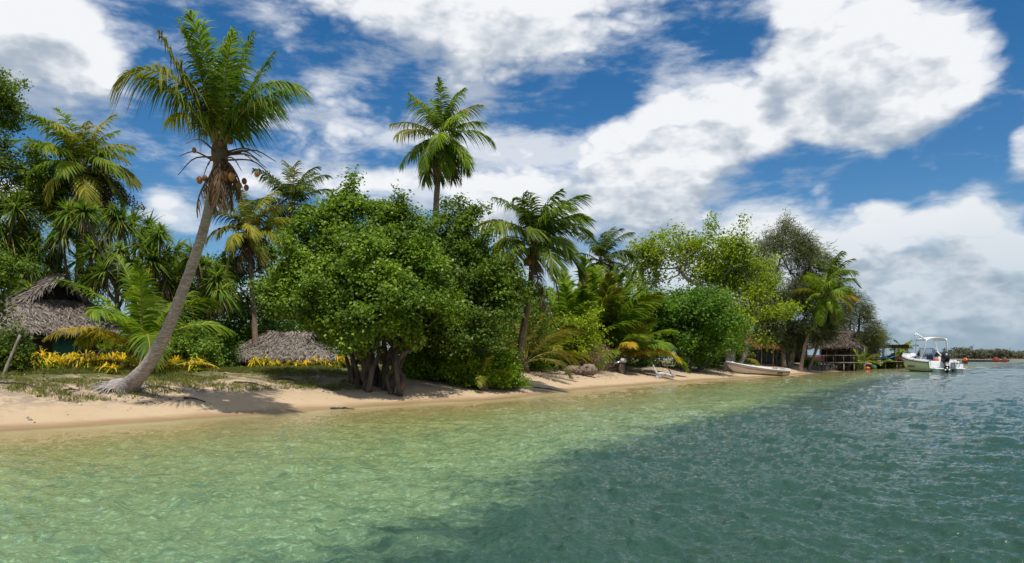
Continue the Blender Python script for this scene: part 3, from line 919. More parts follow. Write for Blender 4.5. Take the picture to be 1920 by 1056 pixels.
    palm('small dark coconut palm peeping over the left of the lime green tree', tp((1205, 680, 74), (1205, 540, 74), (1205, 492, 74)), 2.6, 27, 14, 'palm_dk', style=(84, -20), dead=0, wind=(.2, 0, 0), lw=.08, nl=36)
    palm('small coconut palm showing through the gap in the lime green tree', tp((1346, 680, 76), (1346, 560, 76), (1346, 518, 76)), 2.4, 28, 14, 'palm_dk', style=(84, -10), dead=0, wind=(.2, 0, 0), lw=.08, nl=36)
    palm('bright coconut palm on a bent trunk beside the thatched house on stilts', tp((1500, 690, 71), (1512, 640, 71), (1532, 600, 71), (1546, 558, 71)), 3.3, 29, 22, 'palm_far', ttrunk='trunk_brown', r0=.17, r1=.12, style=(84, -45), dead=3, wind=(.26, 0, 0), lw=.09, nl=46, golds=1)
    palm('tall coconut palm half hidden behind the bright bent palm', tp((1515, 690, 73.5), (1545, 610, 73.5), (1556, 530, 73.5)), 3.2, 30, 20, 'palm', r0=.14, r1=.11, style=(86, -10), dead=1, wind=(.4, 0, 0), lw=.09, nl=44)
    palm('slender distant palm trunk in the gap behind the leaning palm', tp((372, 690, 52), (372, 640, 52), (374, 588, 52)), 2.0, 31, 12, 'palm_dk', style=(70, -60), dead=3, lw=.07, nl=34)
    palm('small bushy palm at the end of the beach beside the open pavilion', tp((1688, 690, 104), (1690, 672, 104), (1692, 664, 104)), 2.3, 32, 16, 'palm_far', style=(84, -30), dead=0, lw=.12, nl=34, r0=.2, r1=.14)

    # trunkless young palms
    def young(label, px, Y, L, seed, nf, leaf, style=(86, 30), golds=0, dead=0, wind=(.14, 0, 0), lw=.05, ll=.95, nl=54, curl=(40, 45), az=0., group='young stemless coconut palms', droop=.4, py=None):
        b = at(px, Y)
        r = np.random.default_rng(seed)
        root = thing('young_palm', label, 'palm tree', b, group)
        V, F = lathe([(.20, -.2), (.22, .1), (.17, .4), (.10, .7), (.02, .9)], 10)
        mk('trunk', [(V + b, F, 0)], M['husk'], root, smooth=True)
        c = b + np.array([0, 0, .45])
        for i in range(nf):
            a = i / max(1, nf - 1)
            A = az + i * 137.508 + r.uniform(-14, 14)
            e0 = style[0] + (style[1] - style[0]) * a + r.uniform(-4, 4)
            e1 = e0 - curl[0] - curl[1] * a + r.uniform(-12, 12)
            add_frond(root, r, c, A, e0, max(-80, e1), L * r.uniform(.85, 1.08), leaf if r.random() > .15 else 'palm_y', nl=nl, ll=ll, lw=lw, droop=droop, wind=wind, twist=r.uniform(-40, 40), bend=r.uniform(-12, 12), tstart=.2, rr=.028)
        for i in range(golds):
            add_frond(root, r, c, r.uniform(230, 340), r.uniform(30, 50), r.uniform(-50, -20), L * .95, 'gold', nl=nl, ll=ll * .8, lw=lw, droop=.6, wind=wind, label='golden yellow dying frond')
        for i in range(dead):
            add_frond(root, r, c, r.uniform(180, 360), r.uniform(25, 40), -70, L * .8, 'dead', True, nl=34, ll=.7, lw=.04, droop=.8, wind=wind, miss=.2, label='brown dead frond')
        return root
    young('bushy young palm with arching bright fronds beside the green thatched hut', 268, 26.0, 3.9, 41, 10, 'palm_far', golds=1, dead=1, style=(88, 44), az=150, lw=.07, nl=76, droop=.5, curl=(34, 62))
    young('tall upright young palm in the clump near the fallen logs', 1075, 47, 5.6, 42, 16, 'palm_far', style=(88, 52), lw=.14, nl=84, wind=(.08, 0, 0), curl=(26, 40))
    young('tall young palm at the back of the clump with steep broad fronds', 1125, 49, 6.6, 43, 18, 'palm_far', style=(88, 58), lw=.15, nl=90, az=40, curl=(18, 38), wind=(.08, 0, 0))
    young('spreading young palm with yellow lower fronds over the grey engine', 1165, 48, 4.6, 44, 17, 'palm_far', style=(84, 30), lw=.11, nl=76, golds=2, dead=1, az=120)
    young('yellowish young palm in front of the leaning thin trunk palm', 1015, 42.5, 3.2, 45, 16, 'palm_y', style=(86, 24), lw=.085, nl=70, golds=1, dead=1, az=200)
    young('olive young palm squeezed between the pale bush and big tree', 985, 38, 3.6, 46, 11, 'palm_old', style=(84, 25), lw=.06, az=10)
    young('little young palm with pale fronds in front of the low bright shrubs', 905, 28.2, 1.35, 47, 9, 'palm_y', style=(80, 20), lw=.04, nl=34, az=30)
    young('low young palm with fan of fronds behind the pale grey logs', 1045, 46, 2.6, 48, 10, 'palm_old', style=(78, 10), lw=.06, az=75, golds=1)
    young('dark young palm beneath the pandanus at the left', 330, 33, 2.6, 49, 11, 'palm_dk', style=(80, 10), lw=.05, az=60)
    young('young palm hidden in the shade under the lime green tree', 1390, 69, 2.8, 50, 11, 'palm_y', style=(80, 0), lw=.08, az=60)
    young('small palm clump at the right corner of the house on stilts', 1612, 88, 2.6, 51, 12, 'palm_far', style=(86, 20), lw=.09, nl=36)
    young('small palm growing in the open pavilion by the blue cloth', 1641, 95.5, 2.2, 52, 10, 'palm_far', style=(86, 20), lw=.09, nl=30)


build_palms()


# ------------------------------------------------------------------ broad-leaved trees
def diamonds(rng, c, nn, size, aspect=.6, fold=.12):
    n = len(c)
    r = nrm(rng.normal(size=(n, 3)))
    t = nrm(np.cross(nn, r)); b = np.cross(nn, t)
    s = np.broadcast_to(np.asarray(size, float), (n,))[:, None]
    V = np.stack([c - t * s * .5, c + b * s * aspect * .5 + nn * s * fold - t * s * .06, c + t * s * .5, c - b * s * aspect * .5 + nn * s * fold - t * s * .06], 1).reshape(-1, 3)
    return V, np.arange(n * 4).reshape(-1, 4)


def crown_points(rng, blobs, spacing, lo=.45):
    """spray positions: every crown mass (centre, radii) is broken into uneven clumps with gaps between them"""
    out_p, out_d = [], []
    C = np.array([b[0] for b in blobs]); Rr = np.array([b[1] for b in blobs])
    for i, (c, r) in enumerate(blobs):
        area = 4 * np.pi * (r[0] * r[2])
        n = max(6, int(1.15 * area / spacing ** 2))
        nc = max(4, int(n / 9))
        d = nrm(rng.normal(size=(nc, 3)))
        k = lo + (1.0 - lo) * rng.random(nc) ** .45
        cc = np.array(c) + d * np.array(r) * k[:, None]
        keep = np.ones(nc, bool)
        for j in range(len(blobs)):
            if j != i:
                q = np.linalg.norm((cc - C[j]) / Rr[j], axis=1)
                keep &= (q > .60) | (rng.random(nc) < .15)
        cc, d = cc[keep], d[keep]
        if not len(cc):
            continue
        cr = spacing * rng.uniform(.7, 1.6, len(cc))
        m = rng.poisson(9.5 * (cr / spacing) ** 1.4 / 1.2)
        idx = np.repeat(np.arange(len(cc)), m)
        e = nrm(rng.normal(size=(len(idx), 3)) + d[idx] * .7 + np.array([0, 0, .45]))
        p = cc[idx] + e * (cr[idx] * rng.uniform(.35, 1.0, len(idx)))[:, None] * np.array([1.15, 1.15, .75])
        out_p.append(p); out_d.append(nrm(e + d[idx] * .5))
        # sprigs that stick out of the outline
        for q in np.where(rng.random(len(cc)) < .20)[0]:
            u = nrm(d[q] + np.array([0, 0, .6]) + rng.normal(0, .3, 3))
            L = rng.uniform(.8, 2.3) * spacing
            t = np.linspace(.2, 1, 6)[:, None]
            out_p.append(cc[q] + u * cr[q] * .6 + u * L * t + rng.normal(0, .04, (6, 3))); out_d.append(np.repeat(u[None], 6, 0))
    return np.concatenate(out_p), np.concatenate(out_d)


def tree(label, base, stems, blobs, leaf, bark, seed, leafsize=.13, per=26, spacing=.55, sig=.24, group=None, name='broadleaf_tree', r0=.22, twig=True, lo=.45, aspect=.62, cat='tree', limbs=3, extra=None, trunk_sides=8):
    """base: point; stems: list of point lists from the ground up to a fork; blobs: crown masses"""
    rng = np.random.default_rng(seed)
    root = thing(name, label, cat, base, group)
    items = []
    ends = []
    for st in stems:
        C = spline(st, 16)
        rr = r0 * rng.uniform(.75, 1.1)
        items.append(tube(C, np.interp(np.linspace(0, 1, 16), [0, .12, 1], [rr * 1.5, rr, rr * .6]), trunk_sides, True, .10, rng))
        ends.append((C[-1], rr * .6))
    pts, dirs = crown_points(rng, blobs, spacing, lo)
    pts[:, 2] = np.maximum(pts[:, 2], base[2] + .25)
    # limbs out to every mass, twigs out to its sprays
    if ends:
        for (c, r) in blobs:
            c = np.array(c)
            e, er = min(ends, key=lambda q: np.linalg.norm(q[0] - c))
            mid = (e + c) / 2 + rng.normal(0, .12, 3) * np.linalg.norm(c - e) + np.array([0, 0, .05 * np.linalg.norm(c - e)])
            items.append(tube(spline([e, mid, c], 9), np.linspace(er * .75, max(.018, er * .22), 9), 6))
            if twig:
                near = np.where(np.linalg.norm((pts - c) / np.array(r), axis=1) < 1.15)[0]
                for k in rng.permutation(near)[:int(9 + 3 * limbs)]:
                    m2 = (c + pts[k]) / 2 + rng.normal(0, .10, 3) * np.linalg.norm(pts[k] - c)
                    items.append(tube(spline([c, m2, pts[k]], 6), np.linspace(max(.014, er * .2), .006, 6), 4, False))
    if items:
        V, Fs = join(items)
        mk('trunk', [(V, Fs, 0)], M[bark], root, smooth=True)
    n = len(pts)
    rep = rng.poisson(per * 1.75, n)
    idx = np.repeat(np.arange(n), rep)
    off = rng.normal(size=(len(idx), 3)) * sig * np.array([1, 1, .7])
    # leaves of a spray follow its direction
    off += dirs[idx] * (rng.random(len(idx)) * sig * 1.6)[:, None]
    lp = pts[idx] + off
    lp[:, 2] = np.maximum(lp[:, 2], base[2] + .05)
    nn = nrm(dirs[idx] * .55 + np.array([0, -.12, .75]) + rng.normal(size=lp.shape) * .85)
    V, F = diamonds(rng, lp, nn, leafsize * 1.12 * rng.uniform(.65, 1.25, len(lp)), aspect)
    parts = [(V, [F], 0)]
    mats = [M[leaf]]
    mk('crown', parts, mats, root)
    return root


def bl(lst, Y, depth=.85, flat=.9, scale=1.0):
    """crown masses from photo discs (column, row, radius, extra depth)"""
    out = []
    for b in lst:
        px, py, r = b[:3]; dy = b[3] if len(b) > 3 else 0.0
        c = P(px, py, Y + dy); R = r * (Y + dy) / FPX * scale
        out.append((c, (R, R * depth, R * flat)))
    return out


def stem(*q):
    out = [P(*k) for k in q]
    out[0][2] = gz(out[0][0], out[0][1]) - .1
    return out


def build_trees():
    G = 'broad leaved trees behind the beach'
    # big tree, many twisted stems
    Y = 26.0
    A = bl([(545, 575, 34, .5), (532, 505, 30, .8), (520, 548, 20, .6), (570, 474, 27.5, .8), (608, 452, 25.8, .3), (640, 378, 11.2, .2), (628, 418, 17.2, .2), (585, 520, 58, -.6), (640, 494, 49.9, -.5), (690, 452, 32.7, 0), (735, 445, 24.1, .4), (755, 474, 37.8, .2), (725, 412, 12.9, .3), (700, 408, 8.6, .2), (757, 416, 10.3, .5), (596, 420, 6, .3),
            (700, 500, 62, -1.3), (640, 550, 58, -1.8), (598, 580, 40, -1.5), (720, 570, 62, -2.0), (775, 520, 56, -.8), (790, 590, 54, -1.2), (670, 602, 44, -1.8), (745, 610, 40, -1.6), (560, 540, 50, 1.8), (700, 504, 60.2, 2.5), (760, 560, 60, 2.5), (640, 575, 50, 2), (620, 610, 18, -1.6)], Y)
    b = at(712, Y)
    rs = np.random.default_rng(5)
    st = []
    for k in range(17):
        x0 = 668 + 80 * (k / 16) + rs.uniform(-8, 8)
        x1 = 640 + 130 * (k / 16) + rs.uniform(-16, 16)
        y0 = rs.uniform(-1.3, .7)
        st.append(stem((x0, 722, Y + y0), (x0 + rs.uniform(-12, 12), 692, Y + y0 + rs.uniform(-.2, .2)), (.5 * x0 + .5 * x1 + rs.uniform(-16, 16), 662, Y + y0 * .8), (x1, 632, Y + y0 * .6), (x1 + (x1 - 705) * .5 + rs.uniform(-20, 20), 580, Y + rs.uniform(-.8, .8))))
    st.append(stem((745, 734, Y - 1.1), (757, 712, Y - 1.2), (744, 690, Y - 1.1), (756, 664, Y - 1), (800, 640, Y - .8)))
    st.append(stem((736, 733, Y - 1.1), (726, 708, Y - 1.2), (742, 688, Y - 1.1), (730, 660, Y - 1)))
    st.append(stem((660, 712, Y + .4), (652, 680, Y + .3), (640, 650, Y + .2), (610, 600, Y)))
    tree('huge dark green tree with many twisted stems leaning over the sand', b, st, A, 'leaf_a', 'bark', 61, .118, 32, .37, .17, G, r0=.10, limbs=4)
    Y = 29.0
    A = bl([(812, 452, 28, .5), (855, 428, 20, .3), (858, 402, 9, .3), (835, 460, 36, 0), (800, 470, 36, .4), (868, 520, 46, -.4), (905, 522, 34, 0), (930, 510, 14, .3), (925, 555, 34, -.3), (950, 575, 24, -.2), (966, 550, 14, .2), (895, 575, 50, -1.0), (835, 560, 48, -.8), (860, 620, 46, -1), (905, 610, 36, -.9), (815, 615, 38, -.4), (880, 560, 52, 1.8), (915, 590, 36, 1.6), (885, 480, 12, .2), (790, 640, 24, .4)], Y)
    b = at(850, Y)
    st = [stem((845, 712, Y), (850, 660, Y), (835, 600, Y), (830, 520, Y)), stem((862, 712, Y), (875, 660, Y), (890, 590, Y)), stem((835, 712, Y + .4), (800, 660, Y + .3), (770, 650, Y)), stem((850, 712, Y + .2), (870, 670, Y), (930, 640, Y))]
    tree('wide spreading green tree growing into the right side of the huge tree', b, st, A, 'leaf_a', 'bark', 62, .118, 32, .39, .18, G, r0=.12, limbs=5)
    # left edge
    Y = 35.5
    A = bl([(-28, 240, 22, 0), (-6, 182, 8, 0), (0, 215, 13, .2), (-25, 320, 36, 0), (40, 312, 26, .2), (75, 335, 30, .3), (15, 355, 36, 0), (110, 355, 26, .6), (70, 380, 34, .4), (-30, 420, 44, 0)], Y)
    b = at(-60, Y)
    st = [stem((-60, 720, Y), (-70, 560, Y), (-40, 440, Y), (-20, 350, Y)), stem((-70, 720, Y), (-80, 540, Y), (0, 400, Y), (60, 345, Y))]
    tree('loose branched small leaved tree leaning in from the top left edge', b, st, A, 'leaf_b', 'bark_mid', 63, .14, 26, .52, .22, G, r0=.2)
    Y = 27.0
    A = bl([(-30, 520, 26, 0), (-16, 490, 14, 0), (-30, 560, 24, 0), (-50, 590, 30, 0)], Y)
    b = at(-30, Y)
    tree('narrow dark leafy tree cut by the left edge beside the hut roof', b, [stem((-30, 720, Y), (-24, 640, Y), (-14, 560, Y))], A, 'leaf_a', 'bark_mid', 163, .12, 26, .42, .18, G, r0=.07)
    Y = 36.6
    A = bl([(40, 415, 18, 0), (75, 392, 16, 0), (170, 372, 22, 0), (215, 362, 20, 0), (190, 345, 12, 0)], Y)
    b = at(120, Y)
    st = [stem((120, 700, Y), (110, 560, Y), (120, 430, Y))]
    tree('withered brown leaved branches hanging over the top of the pandanus', b, st, A, 'leaf_dry', 'bark_mid', 64, .12, 9, .6, .2, None, r0=.08)
    # airy dark tree behind the leaning palm
    Y = 38.0
    A = bl([(440, 520, 22, 0), (425, 560, 26, 0), (455, 600, 30, 0), (400, 620, 30, 0), (430, 650, 34, 0), (385, 655, 30, .5), (470, 650, 26, 0), (445, 500, 12, 0), (480, 580, 22, 1), (500, 620, 26, 1)], Y)
    b = at(430, Y)
    st = [stem((430, 692, Y), (432, 600, Y), (440, 530, Y)), stem((420, 692, Y), (405, 640, Y))]
    tree('airy dark green small tree between the leaning palm and second hut', b, st, A, 'leaf_emerald', 'bark', 65, .14, 22, .6, .26, G, r0=.1)
    # lime tree with pale limbs
    Y = 62.0
    A = bl([(1215, 500, 30, 0), (1250, 478, 30, 0), (1290, 468, 30, 0), (1330, 475, 30, 0), (1368, 485, 24, 0), (1385, 470, 10, 0), (1230, 530, 30, 0), (1275, 510, 34, .5), (1320, 515, 28, .8), (1360, 535, 26, 0), (1385, 545, 26, 0), (1410, 530, 30, 0), (1440, 570, 30, 0), (1418, 580, 34, -.5), (1380, 590, 36, -.5), (1410, 620, 32, 0), (1445, 560, 22, 0), (1350, 570, 32, 0), (1420, 510, 14, 0)], Y)
    b = at(1365, Y)
    st = [stem((1362, 690, Y), (1368, 640, Y), (1355, 590, Y), (1330, 540, Y)), stem((1366, 690, Y), (1372, 630, Y), (1348, 560, Y), (1285, 520, Y), (1282, 500, Y)), stem((1372, 690, Y), (1375, 630, Y), (1365, 580, Y), (1352, 530, Y), (1372, 500, Y)), stem((1380, 690, Y), (1400, 650, Y), (1380, 600, Y), (1415, 570, Y))]
    tree('lime green tree with pale bare limbs showing through its open crown', b, st, A, 'leaf_lime', 'bark_pale', 66, .20, 20, .85, .40, G, r0=.22, aspect=.75)
    Y = 54.0
    A = bl([(1215, 590, 36, 0), (1250, 572, 34, 0), (1300, 575, 36, 0), (1345, 590, 30, 0), (1235, 630, 38, -.8), (1285, 620, 44, -1.2), (1335, 618, 34, -.6), (1362, 622, 26, 0), (1208, 632, 22, 0), (1265, 636, 26, -.8), (1318, 640, 20, -.5), (1290, 620, 44, 1.8), (1240, 620, 40, 1.8), (1345, 630, 36, 1.5)], Y)
    b = at(1290, Y)
    st = [stem((1280, 700, Y), (1275, 670, Y), (1260, 640, Y)), stem((1290, 700, Y), (1300, 670, Y), (1310, 640, Y)), stem((1300, 700, Y), (1330, 680, Y), (1345, 650, Y))]
    tree('dense emerald green rounded tree below the lime green tree', b, st, A, 'leaf_emerald', 'bark', 67, .21, 20, .62, .32, G, r0=.16)

    # casuarinas: drooping needle sprays
    def casuarina(label, base, stems, blobs, leaf, seed, spacing=1.0, per=34, ln=.55, sig=.45, r0=.25):
        rng = np.random.default_rng(seed)
        root = thing('casuarina_tree', label, 'tree', base, 'casuarina trees at the point')
        items, ends = [], []
        for s_ in stems:
            C = spline(s_, 14); items.append(tube(C, np.linspace(r0 * 1.2, r0 * .4, 14), 7, True, .08, rng)); ends.append((C[-1], C[7]))
        pts, dirs = crown_points(rng, blobs, spacing, .3)
        pts[:, 2] = np.maximum(pts[:, 2], base[2] + .4)
        for (c, r) in blobs:
            c = np.array(c)
            e = min([q for t_ in ends for q in t_], key=lambda q: np.linalg.norm(q - c))
            items.append(tube(spline([e, (e + c) / 2 + rng.normal(0, .3, 3), c], 7), np.linspace(r0 * .35, .04, 7), 5))
            near = np.where(np.linalg.norm((pts - c) / np.array(r), axis=1) < 1.2)[0]
            for k in near[:26]:
                items.append(tube(spline([c, (c + pts[k]) / 2 + rng.normal(0, .15, 3), pts[k]], 5), np.linspace(.035, .012, 5), 4, False))
        V, Fs = join(items)
        mk('trunk', [(V, Fs, 0)], M['bark_mid'], root, smooth=True)
        idx = np.repeat(np.arange(len(pts)), int(per * 1.25))
        b = pts[idx] + rng.normal(size=(len(idx), 3)) * sig * np.array([.8, .8, 1.0])
        d = nrm(dirs[idx] * .9 + np.array([.25, 0, .55]) + rng.normal(size=b.shape) * .7)
        w = nrm(np.cross(d, nrm(rng.normal(size=b.shape))))
        V, F = leafstrips(b, d, w, ln * rng.uniform(.6, 1.3, len(b)), .05, .45, (.15, 0, 0), 2, (.7, 1, .3))
        mk('crown', [(V, [F], 0)], M[leaf], root)
    Y = 76.0
    casuarina('tall feathery grey green casuarina rising above the far huts', at(1455, Y), [stem((1452, 690, Y), (1455, 610, Y), (1450, 540, Y), (1465, 480, Y)), stem((1460, 690, Y), (1480, 600, Y), (1510, 530, Y), (1518, 500, Y)), stem((1456, 690, Y), (1440, 620, Y), (1425, 560, Y), (1430, 510, Y))],
              bl([(1425, 500, 24, 0), (1450, 472, 22, 0), (1485, 465, 22, 0), (1515, 485, 22, 0), (1530, 520, 22, 0), (1440, 530, 30, 0), (1480, 510, 30, 0), (1500, 550, 30, 0), (1460, 570, 30, 0), (1530, 560, 22, 0), (1475, 452, 10, 0), (1512, 465, 12, 0)], Y), 'needle', 71, 1.0, 32)
    Y = 73.0
    casuarina('dark shaded casuarina with low boughs over the grey house', at(1475, Y), [stem((1470, 690, Y), (1468, 640, Y), (1475, 590, Y)), stem((1480, 690, Y), (1492, 640, Y), (1505, 600, Y))],
              bl([(1440, 600, 28, 0), (1480, 590, 32, 0), (1510, 610, 28, 0), (1460, 630, 26, 0), (1495, 632, 22, 0), (1430, 632, 18, 0), (1530, 600, 24, 4), (1540, 622, 18, 5), (1552, 595, 18, 6)], Y), 'needle_dk', 72, .8, 40)
    Y = 92.0
    casuarina('small casuarina behind the stilt house at the tip of land', at(1592, Y), [stem((1590, 690, Y), (1592, 640, Y), (1595, 600, Y)), stem((1600, 690, Y), (1608, 640, Y), (1612, 595, Y))],
              bl([(1560, 610, 22, 0), (1585, 600, 22, 0), (1572, 640, 24, 0), (1602, 625, 20, 0), (1613, 592, 10, 0), (1622, 622, 14, 0), (1612, 650, 18, 0), (1590, 650, 20, 0), (1540, 640, 20, 0), (1632, 640, 8, 0), (1600, 575, 12, 0), (1625, 655, 12, 0)], Y), 'needle', 73, .85, 34)

    # shrubs
    rng = np.random.default_rng(80)
    def shrub(label, px, Y, w, h, leaf, size=.11, spacing=.36, per=20, group='shrubs along the top of the beach', sig=.17, bark='bark_mid', name='shrub'):
        b = at(px, Y)
        R = w * Y / FPX / 2; H = h * Y / FPX
        bs = []
        for k in range(7):
            x = rng.uniform(-.62, .62)
            bs.append((b + np.array([x * R, rng.uniform(-.4, .4) * R * .8, H * rng.uniform(.30, .66) * (1 - .35 * abs(x))]), (R * .46, R * .45, H * .36)))
        bs.append((b + np.array([0, 0, H * .3]), (R * .8, R * .7, H * .32)))
        st_ = []
        for k in range(4):
            q = bs[k][0]
            st_.append([b + np.array([rng.uniform(-.1, .1), rng.uniform(-.1, .1), -.05]), (b + q) / 2 + rng.normal(0, .05, 3), q])
        tree(label, b, st_, bs, leaf, bark, int(rng.integers(1e6)), size, per, spacing, sig, group, name, r0=.035, cat='shrub', limbs=1)
    S = shrub
    S('bright green low shrub at the foot of the wide dark tree', 800, 28.9, 90, 50, 'leaf_bright')
    S('bright green shrub left of the thin leaning palm', 866, 28.6, 84, 48, 'leaf_bright')
    S('bright green leafy shrub around the little pale palm', 915, 29.2, 64, 48, 'leaf_bright')
    S('small bright shrub touching the thin leaning palm trunk', 938, 30, 44, 60, 'leaf_bright')
    S('tall pale lime bush of fine leaves in the palm clump', 1085, 44, 95, 118, 'leaf_lime', .13, .5, 18, sig=.24)
    S('smaller pale lime bush left of the tall pale bush', 1035, 44, 76, 74, 'leaf_bright', .13, .45, 18, sig=.22)
    S('grey leafless looking bush under the tall pale lime bush', 1112, 43, 66, 44, 'leaf_dry', .06, .4, 12, sig=.2)
    S('low dry bush behind the brown logs', 1060, 44, 70, 40, 'leaf_b', .1, .4, 16)
    S('dark shrub in the shade left of the cream dinghy', 1318, 64, 60, 40, 'leaf_emerald', .16, .5, 18, sig=.25)
    S('dark green bush behind the yellow crotons of the second hut', 378, 34, 80, 70, 'leaf_emerald', .12, .5, 20, sig=.22)
    S('green bush between the leaning palm and the young palm', 350, 31, 90, 70, 'leaf_a', .12, .45, 20)
    S('deep green bush standing behind the second hut', 600, 42, 150, 120, 'leaf_emerald', .15, .6, 20, sig=.26)
    S('deep green bush behind the base of the brown skirted palm', 505, 43, 120, 110, 'leaf_a', .15, .6, 20, sig=.26)
    S('dark bush at the left edge beside the leaning pole', 2, 22.5, 60, 70, 'leaf_b', .09, .3, 16, sig=.14)
    S('green bush at the right corner of the green hut', 250, 31, 70, 58, 'leaf_bright', .11, .4, 18)
    S('dark green bush behind the thin leaning palm', 985, 40, 90, 110, 'leaf_b', .14, .55, 20, sig=.26)
    S('olive bush at the back of the young palm clump', 1150, 54, 150, 120, 'leaf_b', .18, .7, 20, sig=.3)
    S('dark thicket beneath the pandanus behind the green hut', 330, 44, 140, 120, 'leaf_emerald', .15, .65, 20, sig=.28)
    S('dark thicket far left behind the green hut', 120, 46, 260, 150, 'leaf_emerald', .16, .8, 20, sig=.3)
    S('broad dark thicket behind the two joined big trees', 760, 48, 300, 150, 'leaf_emerald', .17, .85, 20, sig=.32)
    S('dark thicket behind the right big tree', 930, 50, 160, 130, 'leaf_b', .17, .8, 20, sig=.32)
    S('shaded thicket behind the cream dinghy', 1330, 70, 120, 60, 'leaf_emerald', .2, .8, 18, sig=.34)
    S('small green shrub at the corner of the stilt house porch', 1520, 79, 18, 14, 'leaf_bright', .14, .3, 14)
    S('green pot shrub by the posts of the stilt house', 1593, 85, 18, 22, 'leaf_bright', .14, .3, 14)
    S('yellow green shrub on the pavilion deck', 1672, 97, 30, 26, 'leaf_lime', .16, .35, 16)
    S('leafy shrub at the far right end of the beach', 1694, 107, 26, 30, 'leaf_b', .16, .4, 16)


build_trees()


# ------------------------------------------------------------------ pandanus, crotons
def rosette(rng, c, n, ln, lw, e_lo=-35, e_hi=85, droop=.55, wind=(.05, 0, 0), up=(0, 0, 1.0), seg=4, prof=(.8, 1, .85, .5, .04)):
    az = rng.uniform(0, 2 * np.pi, n)
    el = np.radians(rng.uniform(e_lo, e_hi, n))
    d = np.stack([np.cos(el) * np.cos(az), np.cos(el) * np.sin(az), np.sin(el)], 1)
    # lean the whole tuft
    u = nrm(np.array(up, float)); d = nrm(d + (u - np.array([0, 0, 1.])) * .8)
    s = nrm(np.stack([-np.sin(az), np.cos(az), np.zeros(n)], 1))
    b = np.array(c) + d * .06
    V, F = leafstrips(b, d, s, ln * rng.uniform(.65, 1.15, n), lw, droop * rng.uniform(.4, 1.3, n), wind, seg, prof)
    return V, [F]


def build_pandanus():
    rng = np.random.default_rng(90)
    spots = [
        ('pandanus tree with spiky rosettes directly above the green hut', 130, 35, [(70, 450), (115, 425), (160, 440), (55, 500), (100, 480), (150, 490), (190, 470), (130, 400), (85, 520), (35, 470), (170, 520)], [(95, 560), (150, 560)]),
        ('pandanus tree with dense rosettes left of the leaning palm', 235, 33.5, [(205, 430), (250, 420), (225, 470), (270, 455), (300, 440), (245, 505), (285, 490), (215, 400), (200, 510), (260, 540), (310, 480), (175, 400)], [(220, 570), (250, 560)]),
        ('pandanus tree spreading right behind the leaning palm trunk', 345, 34.5, [(330, 470), (365, 480), (395, 500), (345, 510), (380, 530), (410, 520), (320, 530), (360, 555), (300, 550), (395, 560), (412, 548)], [(330, 600), (390, 590)]),
        ('low pandanus at the left edge behind the hut roof', 30, 35, [(20, 440), (45, 430), (15, 480), (60, 545), (30, 395), (-10, 450), (75, 560)], [(25, 560)]),
    ]
    for (lab, px, Y, ros, forks) in spots:
        b = at(px, Y)
        root = thing('pandanus_tree', lab, 'pandanus', b, 'pandanus trees behind the green hut')
        items, cs = [], []
        fk = [P(x, y, Y) for x, y in forks]
        ros = ros + [(q[0] + rng.uniform(-34, 34), q[1] + rng.uniform(-16, 44)) for q in ros]
        for f in fk:
            items.append(tube(spline([b + np.array([rng.uniform(-.3, .3), 0, -.1]), (b + f) / 2 + rng.normal(0, .25, 3), f], 12), np.linspace(.16, .11, 12), 7, True, .06, rng))
        for (x, y) in ros:
            c = P(x, y, Y + rng.uniform(-1.6, 1.2)); cs.append(c)
            f = min(fk, key=lambda q: np.linalg.norm(q - c))
            items.append(tube(spline([f, (f + c) / 2 + rng.normal(0, .2, 3) - np.array([0, 0, .25]), c], 9), np.linspace(.09, .06, 9), 6))
        V, F = join(items)
        mk('trunk', [(V, F, 0)], M['bark_mid'], root, smooth=True)
        for c in cs:
            up = nrm(np.array([rng.normal(0, .3), rng.normal(-.1, .3), 1.0]))
            g = rosette(rng, c, int(rng.uniform(95, 135)), rng.uniform(.8, 1.3), .08, -30, 88, rng.uniform(.35, .75), (.05, 0, 0), up)
            dry = rosette(rng, c - np.array([0, 0, .15]), 16, .85, .055, -75, -25, .5, (0, 0, 0))
            o = mk('leaf_rosette', [(g[0], g[1], 0), (dry[0], dry[1], 1)], [M['pandan'], M['pandan_dry']], root)


